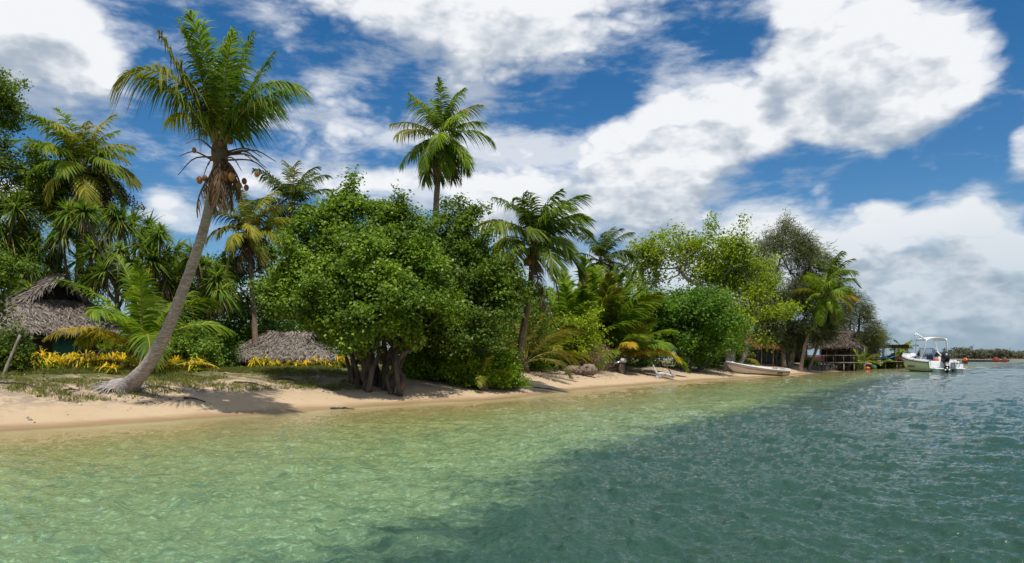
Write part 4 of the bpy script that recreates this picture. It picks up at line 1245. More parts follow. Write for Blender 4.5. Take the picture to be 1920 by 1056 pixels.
def build_crotons():
    rng = np.random.default_rng(101)
    # column, row of the foot, height in rows, depth
    rowa = [(30, 694, 44, 27.5), (62, 696, 50, 27), (95, 696, 46, 27.3), (128, 694, 44, 27.8), (158, 694, 52, 27.2), (190, 694, 46, 27.6), (215, 692, 38, 28), (245, 696, 30, 27.4),
            (288, 694, 34, 27.4), (315, 694, 44, 27), (338, 692, 36, 27.6), (198, 716, 24, 23), (20, 690, 40, 29), (80, 690, 44, 29), (145, 690, 46, 29), (45, 698, 40, 26.4), (112, 698, 40, 26.4), (174, 698, 40, 26.4), (262, 700, 34, 25.2), (300, 700, 36, 25), (326, 700, 40, 25.2), (352, 698, 34, 25.4), (376, 698, 28, 25.6)]
    rowb = [(478, 690, 22, 34), (494, 692, 34, 33), (520, 694, 22, 33), (546, 694, 20, 33.2), (572, 692, 20, 33.5), (596, 694, 30, 33), (618, 692, 20, 33.6), (634, 694, 34, 32.5), (648, 690, 24, 33), (508, 692, 22, 33.8)]
    for (rowx, where) in ((rowa, 'in front of the green hut'), (rowb, 'in front of the second hut')):
        n = len(rowx)
        order = sorted(range(n), key=lambda i: rowx[i][0])
        ordinal = ['first', 'second', 'third', 'fourth', 'fifth', 'sixth', 'seventh', 'eighth', 'ninth', 'tenth', 'eleventh', 'twelfth', 'thirteenth', 'fourteenth', 'fifteenth', 'sixteenth', 'seventeenth', 'eighteenth', 'nineteenth', 'twentieth', 'twenty-first', 'twenty-second', 'twenty-third', 'twenty-fourth']
        for i, (px, py, h, Y) in enumerate(rowx):
            b = at(px, Y)
            H = h * Y / FPX * .95
            lab = f'{ordinal[order.index(i)]} yellow croton from the left in the row {where}'
            root = thing('croton_plant', lab, 'plant', b, f'yellow crotons {where}')
            its = []
            tops = []
            k = 3 if h > 40 else 2
            for j in range(k):
                a = rng.uniform(0, 6.28); r = .18 * (j > 0) + rng.uniform(0, .10)
                t = b + np.array([math.cos(a) * r * 1.6, math.sin(a) * r, H * rng.uniform(.34, .56)])
                its.append(tube(spline([b - np.array([0, 0, .05]), (b + t) / 2 + rng.normal(0, .03, 3), t], 6), np.linspace(.022, .014, 6), 5)); tops.append(t)
            V, F = join(its)
            mk('stem', [(V, F, 0)], M['bark_mid'], root)
            up = [rosette(rng, t, 18, H * .82, .062, 18, 86, .95, (.05, 0, 0)) for t in tops]
            lo = [rosette(rng, t - np.array([0, 0, H * .18]), 26, H * .6, .065, -25, 60, .6) for t in tops]
            U, Lo = join(up), join(lo)
            mk('leaf_tuft', [(U[0], U[1], 0), (Lo[0], Lo[1], 1)], [M['croton'], M['croton_g']], root)


build_pandanus()
build_crotons()

# ------------------------------------------------------------------ thatched huts
def thatch_faces(L, W, ze, zr, xg, xr, zg):
    """hip roof with gablets: planar faces as (corner list, down-slope vector)"""
    yg = W / 2 * (1 - (zg - ze) / (zr - ze))
    fs = []
    for s in (-1, 1):
        poly = [(-L / 2, s * W / 2, ze), (L / 2, s * W / 2, ze), (xg, s * yg, zg), (xr, 0, zr), (-xr, 0, zr), (-xg, s * yg, zg)]
        dn = nrm(np.array([0, s * W / 2, ze - zr]))
        fs.append((np.array(poly, float), dn))
    for s in (-1, 1):
        poly = [(s * L / 2, -W / 2, ze), (s * L / 2, W / 2, ze), (s * xg, yg, zg), (s * xg, -yg, zg)]
        dn = nrm(np.array([s * (L / 2 - xg), 0, ze - zg]))
        fs.append((np.array(poly, float), dn))
    return fs, yg


def strands(rng, poly, dn, dens, ln, lw, lift, fringe=0.0):
    """thatch leaves laid down a roof face"""
    c = poly[0]
    Vs = []
    tri = [(poly[0], poly[i], poly[i + 1]) for i in range(1, len(poly) - 1)]
    ar = np.array([np.linalg.norm(np.cross(b - a, d - a)) / 2 for a, b, d in tri])
    n = int(ar.sum() * dens)
    k = rng.choice(len(tri), n, p=ar / ar.sum())
    A = np.array([t[0] for t in tri])[k]; B = np.array([t[1] for t in tri])[k]; D = np.array([t[2] for t in tri])[k]
    u, v = rng.random(n), rng.random(n)
    f = u + v > 1; u[f] = 1 - u[f]; v[f] = 1 - v[f]
    p = A + (B - A) * u[:, None] + (D - A) * v[:, None]
    if fringe:
        m = int(np.linalg.norm(poly[1] - poly[0]) * fringe)
        q = poly[0] + (poly[1] - poly[0]) * rng.random(m)[:, None] - dn * .22
        p = np.vstack([p, q])
    t = (p - c) @ dn                      # laid in overlapping courses
    p = p + dn * ((np.floor(t / .26) * .26 + rng.normal(0, .045, len(p))) - t)[:, None]
    N_ = nrm(np.cross(poly[1] - poly[0], poly[2] - poly[0]))
    if N_[2] < 0: N_ = -N_
    m = len(p)
    p = p + N_ * rng.uniform(.01, lift, m)[:, None]
    side = nrm(np.cross(N_, dn))
    d = nrm(dn + side * rng.normal(0, .50, m)[:, None] + N_ * rng.normal(.10, .16, m)[:, None])
    w = nrm(np.cross(d, N_ + rng.normal(0, .35, (m, 3))))
    V, F = leafstrips(p, d, w, ln * rng.uniform(.5, 1.3, m), lw * rng.uniform(.7, 1.4, m), .14, (0, 0, 0), 2, (1, .85, .15))
    return V, [F]


def hut(label, base, yaw, L, W, wall_h, ze, zr, xg, xr, zg, seed, thatch='thatch', wall='wall_green', inset=.7, floor=0.0, dens=260, post=True, group='thatched huts', windows=((.0, .3),), lw=.045, ln=.34, cat='hut', gable_dark=True, posts_h=None):
    rng = np.random.default_rng(seed)
    Rz = rotz(yaw); base = np.array(base, float)
    tr = lambda V: np.asarray(V) @ Rz.T + base
    root = thing('thatched_hut', label, cat, base, group)
    faces, yg = thatch_faces(L, W, ze, zr, xg, xr, zg)
    # roof shell
    its = []
    for poly, dn in faces:
        its.append((poly, [np.arange(len(poly))[None, :]]))
    V, Fs = join(its)
    roof = mk('roof', [(tr(V), Fs, 0)], M['under'], root)
    its = [strands(rng, poly, dn, dens, ln, lw, .10, 34) for poly, dn in faces]
    # ridge capping and the gablet rims
    for s in (-1, 1):
        n = int(2 * xr * 60)
        p = np.stack([rng.uniform(-xr, xr, n), rng.normal(0, .05, n), zr + rng.uniform(.02, .14, n)], 1)
        d = nrm(np.stack([rng.normal(0, .35, n), np.full(n, s * 1.0), rng.uniform(-.9, -.35, n)], 1))
        w = nrm(np.cross(d, np.array([0, s * .4, 1.0])))
        V, F = leafstrips(p, d, w, rng.uniform(.3, .6, n), lw * 1.2, .2, (0, 0, 0), 2, (1, .9, .2)); its.append((V, [F]))
        for q in (-1, 1):
            a = np.array([s * xr, 0, zr]); b = np.array([s * xg, q * yg, zg])
            n = 70
            t = rng.random(n)[:, None]
            p = a * (1 - t) + b * t + np.array([0, 0, .05]) + rng.normal(0, .03, (n, 3))
            d = nrm((b - a)[None, :] * .35 + np.array([s * .55, 0, -.25]) + rng.normal(0, .25, (n, 3)))
            w = nrm(np.cross(d, np.array([.2, .3, 1.0])))
            V, F = leafstrips(p, d, w, rng.uniform(.25, .55, n), lw * 1.2, .25, (0, 0, 0), 2, (1, .9, .2)); its.append((V, [F]))
    V, Fs = join(its)
    th = mk('thatch', [(tr(V), Fs, 0)], M[thatch], roof)
    # dark gablet boards, set back under the rims
    for s in (-1, 1):
        V = np.array([(s * (xg - .12), -yg * .9, zg - .02), (s * (xg - .12), yg * .9, zg - .02), (s * (xg - .12), 0, zr - .08), (s * (xg - .2), -yg * .9, zg - .02), (s * (xg - .2), yg * .9, zg - .02), (s * (xg - .2), 0, zr - .08)])
        mk('gable_board', [(tr(V), [np.array([[0, 1, 2], [5, 4, 3]]), np.array([[0, 3, 4, 1], [1, 4, 5, 2], [2, 5, 3, 0]])], 0)], M['under'], root)
    lx, ly = L / 2 - inset, W / 2 - inset
    if wall:
        z0, z1 = floor - .1, wall_h
        for (a, b, nm) in (((-lx, -ly), (lx, -ly), 0), ((lx, -ly), (lx, ly), 1), ((lx, ly), (-lx, ly), 2), ((-lx, ly), (-lx, -ly), 3)):
            a, b = np.array([*a, (z0 + z1) / 2]), np.array([*b, (z0 + z1) / 2])
            d = nrm(b - a); a = a + d * .05; b = b - d * .05
            V, F = bar(a, b, .07, z1 - z0)
            wl = mk('wall', [(tr(V), F, 0)], M[wall], root)
            # battens
            n = int(np.linalg.norm(b - a) / .55)
            for k in range(n):
                q = a + (b - a) * ((k + .5) / n) + np.array([d[1], -d[0], 0]) * .045
                V, F = boxv(q, (.05 if abs(d[0]) > .5 else .02, .02 if abs(d[0]) > .5 else .05, z1 - z0 - .02))
                mk('batten', [(tr(V), F, 0)], M[wall], wl)
            if nm in (0, 1) and windows:
                for (fx, fw) in windows:
                    q = a + (b - a) * (.5 + fx) + np.array([d[1], -d[0], 0]) * .05
                    V, F = bar(q - d * fw, q + d * fw, .05, .62); V[:, 2] += (z0 + z1) / 2 * 0 + .15
                    mk('window', [(tr(V), F, 0)], M['under'], root)
                    for (p0, p1) in ((q - d * (fw + .03), q + d * (fw + .03)),):
                        for zz in (-.34, .34):
                            V, F = bar(p0 + np.array([0, 0, zz + .15]), p1 + np.array([0, 0, zz + .15]), .075, .06)
                            mk('window_frame', [(tr(V), F, 0)], M['wood'], root)
    if post:
        for x in (-lx, 0, lx):
            for y in (-ly, ly):
                a = np.array([x * 1.06, y * 1.08, -.3 + (posts_h or 0)]); b = np.array([x * 1.06, y * 1.08, ze + .12])
                V, F = tube(spline([a, (a + b) / 2 + rng.normal(0, .02, 3), b], 6), .06, 7, True, .1, rng)
                mk('post', [(tr(V), F, 0)], M['wood'], root)
    return root


def build_huts():
    yaw = math.atan2(-.67, .75)
    b = np.array([-22.3, 34.3, 0]); b[2] = gz(b[0], b[1])
    b[2] = .95
    hut('big thatched hut with green walls and a dark gable behind the yellow crotons', b, yaw, 9.8, 6.2, 1.85, 1.54, 4.02, 2.75, 3.65, 3.02, 201, dens=380, windows=((-.2, .35), (.2, .35)), inset=.75)
    c = at(545, 37.2); c[2] = .85
    hut('low thatched hut without visible walls, half hidden left of the huge tree', c, .10, 6.0, 4.2, 1.0, .50, 1.85, .9, 1.15, 1.5, 202, dens=320, windows=(), wall='wall_grey', inset=.6)
    c = at(705, 38.5); c[2] = .85
    # house on stilts at the water
    c = at(1568, 84); c[2] = 0.55
    hut('thatched house on stilts with open porch at the water beyond the bent palm', c, -.5, 5.6, 4.9, 2.1, 2.1, 3.9, 1.4, 1.8, 3.1, 203, 'thatch_b', 'wood_dk', inset=1.3, floor=.4, dens=110, lw=.08, ln=.6, windows=((-.25, .4), (.25, .4)))
    dk = thing('porch_deck', 'weathered timber porch on stilts with pink cloth rail below the thatched house', 'deck', c, None)
    Rz = rotz(-.5)
    tr = lambda V: np.asarray(V) @ Rz.T + c
    V, F = boxv((0, -2.6, .35), (6.4, 2.2, .1)); mk('floor', [(tr(V), F, 0)], M['wood'], dk)
    for x in np.linspace(-3.1, 3.1, 7):
        V, F = tube(np.array([(x, -3.6, -1.0), (x + .04, -3.62, .34)]), .07, 7); mk('stilt', [(tr(V), F, 0)], M['wood'], dk)
        V, F = tube(np.array([(x, -3.55, .42), (x, -3.55, 2.0 if int(x * 10) % 2 else 1.2)]), .05, 6); mk('post', [(tr(V), F, 0)], M['wood'], dk)
    V, F = bar((-3.1, -3.6, 1.15), (3.1, -3.6, 1.15), .06, .08); mk('rail', [(tr(V), F, 0)], M['wood'], dk)
    def cloth_(name, lab, cat, a, bq, z0, z1, m, sag=.06):
        nx, nz = 14, 6
        a, bq = np.array(a, float), np.array(bq, float)
        V = []
        for i in range(nx):
            for j in range(nz):
                t, s = i / (nx - 1), j / (nz - 1)
                p = a * (1 - t) + bq * t
                V.append((p[0], p[1] + .05 * math.sin(9 * t + 2 * s) * s, z1 + (z0 - z1) * s - sag * math.sin(math.pi * t) * (1 - s)))
        o = mk(name, [(np.array(V), [gridf(nx, nz)], 0)], M[m], None, smooth=True, loc=V[0])
        so = o.modifiers.new('thickness', 'SOLIDIFY'); so.thickness = .015
        return setp(o, lab, cat)
    q = [tr(np.array([v]))[0] for v in ((-2.9, -3.68, 0), (-.9, -3.68, 0))]
    cloth_('cloth', 'dusty maroon cloth hung over the porch rail of the stilt house', 'cloth', q[0], q[1], c[2] + .45, c[2] + 1.17, 'maroon_cloth')
    # stone footing wall along the water
    rng = np.random.default_rng(210)
    its = []
    fw = thing('retaining_wall', 'rough dark stone and log wall at the water below the stilt house and pavilion', 'wall', at(1600, 87), None)
    for i in range(190):
        t = rng.random()
        px = 1520 + 178 * t; s0 = np.interp(px, [1520, 1600, 1700], [76, 85.6, 112])
        p = np.array([(px - CX) / FPX * s0, s0 + rng.uniform(-.2, .5), 0])
        p[2] = rng.uniform(-.1, .55)
        V, F = boxv((0, 0, 0), (rng.uniform(.3, .7), rng.uniform(.3, .6), rng.uniform(.2, .45)), rotz(rng.uniform(0, 3)))
        V = V * (1 + rng.normal(0, .12, V.shape))
        its.append((V + p, F))
    V, F = join(its); mk('stonework', [(V, F, 0)], M['stone'], fw, bevel=.05)
    # grey house in the shade with two dark windows
    h = at(1450, 82); h[2] = 1.0
    g = thing('shaded_house', 'grey green house with two dark windows deep in the shade of the casuarina', 'house', h, None)
    V, F = boxv(h + np.array([0, 0, 1.15]), (6.2, 3.5, 2.5)); mk('wall', [(V, F, 0)], M['wall_grey'], g)
    for dx in (-.55, .35):
        wn = mk('window', [(*boxv(h + np.array([dx, -1.77, 1.25]), (.72, .08, 1.0)), 0)], M['under'], g)
        for q in ((-.40, 0, .06, 1.12), (.40, 0, .06, 1.12)):
            mk('frame', [(*boxv(h + np.array([dx + q[0], -1.79, 1.25]), (q[2], .1, q[3])), 0)], M['wood'], wn)
        mk('sill', [(*boxv(h + np.array([dx, -1.83, .70]), (.9, .16, .06)), 0)], M['wood'], wn)
    rp = np.array([(-3.5, -2.2, 2.42), (3.5, -2.2, 2.42), (3.5, 0, 3.5), (-3.5, 0, 3.5), (-3.5, 2.2, 2.42), (3.5, 2.2, 2.42)])
    rf = mk('roof', [(h + rp, [np.array([[0, 1, 2, 3], [3, 2, 5, 4]])], 0)], M['pink'], g)
    rf['label'] = 'faded pink and white metal roof'
    so = rf.modifiers.new('thickness', 'SOLIDIFY'); so.thickness = .06
    d = mk('door', [(*boxv(h + np.array([2.1, -1.77, .95]), (.85, .08, 1.9)), 0)], M['wood_dk'], g)
    mk('handle', [(*boxv(h + np.array([1.78, -1.83, .95]), (.04, .06, .14)), 0)], M['steel'], d)
    # long green wall behind
    h = at(1385, 80); h[2] = 1.0
    g = thing('green_building', 'long low building with a painted green wall behind the cream dinghy', 'building', h, None)
    mk('wall', [(*boxv(h + np.array([0, .6, .8]), (8.5, .3, 1.7)), 0)], M['wall_teal'], g)
    rp = np.array([(-4.6, -.4, 1.68), (4.6, -.4, 1.68), (4.6, 2.0, 2.6), (-4.6, 2.0, 2.6)])
    rf = mk('roof', [(h + rp, [np.array([[0, 1, 2, 3]])], 0)], M['thatch_r'], g); so = rf.modifiers.new('thickness', 'SOLIDIFY'); so.thickness = .1
    for x in (-3.9, -2, 0, 2, 3.9):
        mk('post', [(*tube(np.array([h + (x, -.3, -.2), h + (x, -.3, 1.72)]), .06, 6), 0)], M['wood'], g)
    # rusty thatched shelter
    h = at(1419, 73); h[2] = .9
    g = thing('beach_shelter', 'small open shelter with rusty brown thatch on thin pale posts behind the dinghy', 'shelter', h, None)
    pts = [(-1.15, -1.0), (1.25, -1.0), (1.25, 1.0), (-1.15, 1.0), (.1, -1.0)]
    for i, (x, y) in enumerate(pts):
        mk('post', [(*tube(spline([h + (x, y, -.2), h + (x + .04, y, .8), h + (x, y, 1.72)], 5), .05, 6), 0)], M['drift_b'], g)
    faces, yg = thatch_faces(3.2, 2.8, 1.6, 2.75, .5, .6, 2.6)
    V, Fs = join([(p_ + h, [np.arange(len(p_))[None, :]]) for p_, _ in faces])
    rf = mk('roof', [(V, Fs, 0)], M['under'], g)
    its = [strands(rng, p_ + h, dn, 150, .5, .07, .08, 30) for p_, dn in faces]
    V, Fs = join(its); mk('thatch', [(V, Fs, 0)], M['thatch_r'], rf)
    # open pavilion with a dark flat roof over the water
    h = at(1654, 97); h[2] = .55
    g = thing('beach_pavilion', 'open pavilion with flat dark roof on a low deck at the end of the beach', 'pavilion', h, None)
    mk('roof', [(*boxv(h + np.array([.2, 0, 2.32]), (4.9, 3.6, .30)), 0)], M['under'], g, bevel=.06)
    its = []
    poly = np.array([(-2.3, -1.85, 2.5), (2.7, -1.85, 2.5), (2.7, 1.85, 2.5), (-2.3, 1.85, 2.5)]) + h
    its.append(strands(rng, poly, np.array([0, -1., 0]), 60, .5, .08, .05, 40)); V, Fs = join(its)
    mk('thatch', [(V, Fs, 0)], M['wood_dk'], g)
    mk('floor', [(*boxv(h + np.array([.2, -.2, .38]), (5.0, 3.8, .1)), 0)], M['wood'], g)
    for x in (-2.1, -.6, .9, 2.5):
        for y in (-1.7, 1.6):
            mk('post', [(*tube(np.array([h + (x, y, .4), h + (x, y, 2.2)]), .07, 6), 0)], M['blue' if (y > 0) else 'wood'], g)
        mk('stilt', [(*tube(np.array([h + (x, -1.9, -1.0), h + (x + .1, -1.9, .36)]), .07, 6), 0)], M['wood'], g)
    for x in (-1.6, 1.2):
        b_ = mk('bench', [(*boxv(h + np.array([x, .9, .85]), (1.6, .5, .07)), 0)], M['wood_dk'], g)
        for dx in (-.7, .7):
            mk('leg', [(*boxv(h + np.array([x + dx, .9, .63]), (.07, .45, .36)), 0)], M['wood_dk'], b_)
    # round wicker bar front, hammock, cloth, kayak gear
    o = h + np.array([-2.4, -1.2, .45])
    V, F = lathe([(.01, 1.45), (.42, 1.4), (.62, 1.1), (.66, .6), (.55, .0)], 16)
    w = mk('screen', [(V + o, F, 0)], M['wood_dk'], None, smooth=True, loc=o); setp(w, 'dark domed woven screen standing at the left edge of the open pavilion', 'screen')
    def sheet(name, lab, cat, a, b, width, sag, m):
        nx, ny = 18, 5
        a, b = np.array(a, float), np.array(b, float)
        V = []
        for i in range(nx):
            t = i / (nx - 1)
            for j in range(ny):
                s = j / (ny - 1) - .5
                p = a * (1 - t) + b * t
                V.append((p[0], p[1] + s * width * (.3 + .7 * math.sin(math.pi * t)), p[2] - sag * math.sin(math.pi * t) + abs(s) * .25 * math.sin(math.pi * t)))
        o = mk(name, [(np.array(V), [gridf(nx, ny)], 0)], M[m], None, True, loc=V[0])
        so = o.modifiers.new('thickness', 'SOLIDIFY'); so.thickness = .02
        setp(o, lab, cat)
    sheet('hammock', 'bright blue hammock slung between the front posts of the pavilion', 'hammock', h + (-1.6, -1.75, 1.05), h + (.8, -1.75, 1.15), .8, .4, 'blue')
    sheet('tarp', 'blue tarp hanging off the right end of the pavilion deck', 'tarp', h + (1.1, -1.95, .8), h + (2.5, -1.95, .95), .5, .35, 'blue')
    o = h + np.array([1.6, -1.2, .45])
    g2 = thing('flower_shrub', 'orange flowering clump on the pavilion deck under the yellow green shrub', 'plant', o, None)
    r_ = rosette(rng, o + (0, 0, .3), 60, .62, .09, 0, 86, .5); s_ = rosette(rng, o + (.7, 0, .25), 50, .55, .09, 0, 86, .5)
    V, Fs = join([r_, s_]); mk('leaf_tuft', [(V, Fs, 0)], M['orange'], g2)
    mk('stem', [(*tube(np.array([o + (0, 0, -.02), o + (0, 0, .35)]), .04, 6), 0)], M['bark_mid'], g2)
    for (px, py, r, m, lab, nm) in ((1627, 690.5, .24, 'orange_p', 'orange plastic float lying at the waterline below the pavilion', 'float_buoy'), (1639, 688.5, .26, 'green_p', 'green plastic ball float at the waterline below the pavilion', 'float_ball')):
        p = P(px, py, 90)
        p[2] = max(p[2], .12)
        V, F = lathe([(.01, -1), (.6, -.82), (.95, -.3), (1, .1), (.8, .6), (.35, .93), (.12, 1.0), (.10, 1.12), (.01, 1.13)], 14)
        V = V * r * (np.array([1.25, 1, .75]) if nm == 'float_buoy' else 1)
        setp(mk(nm, [(V + p, F, 0)], M[m], None, True, loc=p), lab, 'float')
    # people? the photo shows only cloth and chairs here. low table legs at the end of the beach
    # mooring poles
    for (px, Y, hgt, lab) in ((1608, 87, 3.6, 'tall thin pole standing at the right corner of the stilt house'), (1549, 83, 5.2, 'tall leaning bare pole in front of the stilt house porch')):
        b = at(px, Y); b[2] -= .3
        setp(mk('pole', [(*tube(spline([b, b + (.05, 0, hgt / 2), b + (-.1, 0, hgt)], 6), np.linspace(.07, .045, 6), 6), 0)], M['wood'], None, True, loc=b), lab, 'pole')


build_huts()


# ------------------------------------------------------------------ boats
def loft(stations):
    """stations: list of (x, [(y, z), ...]) open sections from rail to rail"""
    n, m = len(stations), len(stations[0][1])
    V = np.array([[x if len(p) == 2 else x + p[2], p[0], p[1]] for x, sec in stations for p in sec], float)
    return V, gridf(n, m)


def build_dinghy():
    o = np.array([0.0, 0, 0])
    stern = P(1470, 703, 60.8); bow = P(1352, 690, 58.8)
    h = nrm(np.array([bow[0] - stern[0], bow[1] - stern[1], 0]))
    l = np.array([-h[1], h[0], 0])
    base = np.array([stern[0], stern[1], -.06])
    pitch = math.radians(3.4)
    f = h * math.cos(pitch) + np.array([0, 0, math.sin(pitch)]); u = np.cross(f, l)
    roll = math.radians(-7)
    l2 = l * math.cos(roll) + u * math.sin(roll); u2 = np.cross(f, l2)
    Rm = np.stack([f, l2, u2], 1)
    tr = lambda V: np.asarray(V, float) @ Rm.T + base
    root = thing('dinghy', 'long cream painted open dinghy with a maroon stripe drawn up on the sand', 'boat', base, None)
    X = np.linspace(0, 5.5, 15)
    def half(x):
        t = x / 5.5
        return .74 * (1 - max(0, (t - .35) / .65) ** 2.3) * (0.9 + .1 * min(1, t / .3)) + .015
    def sheer(x): return .52 + .34 * (x / 5.5) ** 2.2
    def keel(x): return .0 + .42 * max(0, (x - 4.3) / 1.2) ** 2
    st = []
    for x in X:
        b, s, k = half(x), sheer(x), keel(x)
        c = k + (s - k) * .30
        st.append((x, [(-b, s), (-b * .97, s * .72 + k * .28), (-b * .90, c), (-b * .45, k + .05), (0, k), (b * .45, k + .05), (b * .90, c), (b * .97, s * .72 + k * .28), (b, s)]))
    V, F = loft(st)
    # transom and raked stem
    m = 9
    V[-m:, 0] += (V[-m:, 2] - keel(5.5)) * .55
    hull = mk('hull', [(tr(V), [F, np.arange(m)[None, ::-1]], 0)], M['cream'], root, smooth=False)
    so = hull.modifiers.new('thickness', 'SOLIDIFY'); so.thickness = .03; so.offset = 1
    for s_, i in ((-1, 0), (1, m - 1)):
        rail = V[i::m] + np.array([0, s_ * .02, .02])
        mk('gunwale', [(tr(tube(rail, .035, 6)[0]), tube(rail, .035, 6)[1], 0)], M['white'], root, smooth=True)
        st_ = V[(1 if s_ < 0 else m - 2)::m] + np.array([0, s_ * .035, 0])
        mk('stripe', [(tr(tube(st_, .022, 4)[0]), tube(st_, .022, 4)[1], 0)], M['maroon'], root)
    for x in (1.2, 2.5, 3.8):
        mk('thwart', [(tr(boxv((x, 0, sheer(x) - .13), (.28, 2 * half(x) - .08, .05))[0]), boxv((0, 0, 0), (1, 1, 1))[1], 0)], M['white'], root)
    fl = []
    V2, F2 = boxv((2.2, 0, .12), (4.0, 1.0, .04)); mk('floorboard', [(tr(V2), F2, 0)], M['cream_in'], root)
    V2, F2 = boxv((-.02, 0, .42), (.10, .46, .38)); mk('motor_bracket', [(tr(V2), F2, 0)], M['white'], root, bevel=.02)
    for y in (-.5, .5):
        hd = tube(spline([(-.02, y, .52), (-.12, y, .62), (-.02, y * .6, .66), (.1, y * .5, .56)], 8), .03, 6); mk('grab_handle', [(tr(hd[0]), hd[1], 0)], M['white'], root)
    V2, F2 = boxv((5.2, 0, sheer(5.2) + .05), (.12, .10, .12)); mk('bow_cleat', [(tr(V2), F2, 0)], M['white'], root, bevel=.02)
    # three dark red registration figures near the stern
    for k in range(3):
        x0 = 1.18 - k * .19
        b = .72
        for (dx, dz, w, hh) in ((0, .09, .12, .03), (0, 0, .12, .03), (0, -.09, .12, .03), (-.05, .045, .03, .11), (.05, -.045, .03, .11), (.05, .045, .03, .10)):
            V2, F2 = boxv((x0 + dx, -1, 0), (w, .014, hh))
            V2[:, 1] = V2[:, 1] + 1 + (half(x0) * .955 + .028)
            V2[:, 2] += .25 + dz
            if k == 0 and dx == 0 and dz == .09: acc = []
            acc.append((V2, F2))
    V2, F2 = join(acc)
    o = mk('registration_number', [(tr(V2), F2, 0)], M['maroon'], root)


def build_motorboat():
    ax = P(1771, 699, 73.0)
    hd = math.radians(90 - 1)
    f = np.array([math.cos(hd), math.sin(hd), 0]); l = np.array([-f[1], f[0], 0])
    Rm = np.stack([f, l, np.array([0, 0, 1.0])], 1)
    base = np.array([ax[0] + .9 * -f[0] * 0, ax[1], 0.0])
    tr = lambda V: (np.asarray(V, float) * 1.2) @ Rm.T + base
    root = thing('motorboat', 'white motorboat with a white canopy and tilted black outboard anchored off the beach', 'boat', base, None)
    Lh, B = 6.0, 1.28
    def half(x):
        t = x / Lh
        return B * (1 - max(0, (t - .45) / .55) ** 2.4) + .02
    def sheer(x): return .92 + .55 * (x / Lh) ** 1.6
    def keel(x): return -.35 + .75 * max(0, (x - 4.2) / 1.8) ** 1.8
    X = np.linspace(0, Lh, 17); st = []; m = 9
    for x in X:
        b, s, k = half(x), sheer(x), keel(x)
        c = k + (s - k) * .33
        st.append((x, [(-b, s), (-b * (.97), s * .75 + c * .25), (-b * .90, c + .05), (-b * .82, c), (0, k), (b * .82, c), (b * .90, c + .05), (b * .97, s * .75 + c * .25), (b, s)]))
    V, F = loft(st)
    t_ = np.clip((V[:, 0] - 4) / 2, 0, 1)
    V[:, 0] += (V[:, 2] - .2) * .55 * t_
    hull = mk('hull', [(tr(V), [F, np.arange(m)[None, ::-1]], 0)], M['hull_green'], root, smooth=False)
    # coaming / deck: white rim around the cockpit with a cuddy forward
    rimo = np.array([V[i * m] for i in range(17)]); rimo2 = np.array([V[i * m + m - 1] for i in range(17)])
    dv, df = [], []
    top = []
    for i, x in enumerate(X):
        b = half(x); s = sheer(x)
        dx = V[i * m][0]
        top.append([(dx, -b - .03, s - .10), (dx, -b - .02, s + .06), (dx, -max(.02, b - .28), s + .10), (dx, -max(.015, b - .30), s - .35)])
    A = np.array(top).reshape(-1, 3)
    Bm = A * np.array([1, -1, 1])
    g = gridf(17, 4)
    mk('coaming', [(tr(A), [g], 0), (tr(Bm), [g[:, ::-1]], 0)], M['white'], root)
    # foredeck with rise
    fd = []
    for i in range(8, 17):
        b = max(.02, half(X[i]) - .26); s = sheer(X[i]) + .09; dx = V[i * m][0]
        fd.append([(dx, y * b, s + .22 * (1 - y * y) * (1 if i < 14 else .5)) for y in np.linspace(-1, 1, 7)])
    A = np.array(fd).reshape(-1, 3)
    mk('foredeck', [(tr(A), [gridf(9, 7)], 0)], M['white'], root, smooth=True)
    V2, F2 = boxv((1.5, 0, .28), (3.4, 2.0, .06)); mk('cockpit_floor', [(tr(V2), F2, 0)], M['cream_in'], root)
    V2, F2 = boxv((.02, 0, .66), (.14, 2.3, .56)); mk('transom', [(tr(V2), F2, 0)], M['white'], root, bevel=.03)
    # dark rub rail
    for s_, i in ((-1, 0), (1, m - 1)):
        r = V[i::m] + np.array([0, s_ * .03, -.10])
        q = tube(r, .035, 6); mk('rub_rail', [(tr(q[0]), q[1], 0)], M['black'], root)
    # stern boxes and swim platform on either side of the motor
    for s_ in (-1, 1):
        V2, F2 = boxv((-.42, s_ * .86, .30), (.85, .72, .10)); pf = mk('swim_platform', [(tr(V2), F2, 0)], M['white'], root, bevel=.03)
        V2, F2 = boxv((-.42, s_ * .86, .10), (.6, .5, .30)); mk('bracket', [(tr(V2), F2, 0)], M['hull_green'], pf)
    V2, F2 = boxv((-.36, -.86, .56), (.52, .66, .40)); bx = mk('stern_box', [(tr(V2), F2, 0)], M['white'], root, bevel=.03)
    V2, F2 = boxv((-.36, -.86, .79), (.58, .72, .05)); mk('lid', [(tr(V2), F2, 0)], M['steel'], bx)
    lad = [tube(spline([(-.75, -.42 - .28 * k, .32), (-.92, -.42 - .28 * k, .7), (-.5, -.42 - .28 * k, .95)], 7), .02, 5) for k in (0, 1)]
    V2, F2 = join(lad); mk('boarding_rail', [(tr(V2), F2, 0)], M['steel'], root)
    # outboard, tilted up and turned
    def om(V): # local motor: x aft, z up
        V = np.asarray(V, float)
        V = V * 1.18
        a = math.radians(40); c, s = math.cos(a), math.sin(a)
        V = np.stack([V[:, 0] * c - V[:, 2] * s, V[:, 1], V[:, 0] * s + V[:, 2] * c], 1)
        V = V @ rotz(math.radians(24)).T
        return tr(V * np.array([-1, 1, 1]) + np.array([-.30, .05, .66]))
    mo = mk('outboard_motor', [(om(boxv((.05, 0, -.15), (.22, .24, .9))[0]), boxv((0, 0, 0), (1, 1, 1))[1], 0)], M['black'], root, bevel=.04)
    cw = []
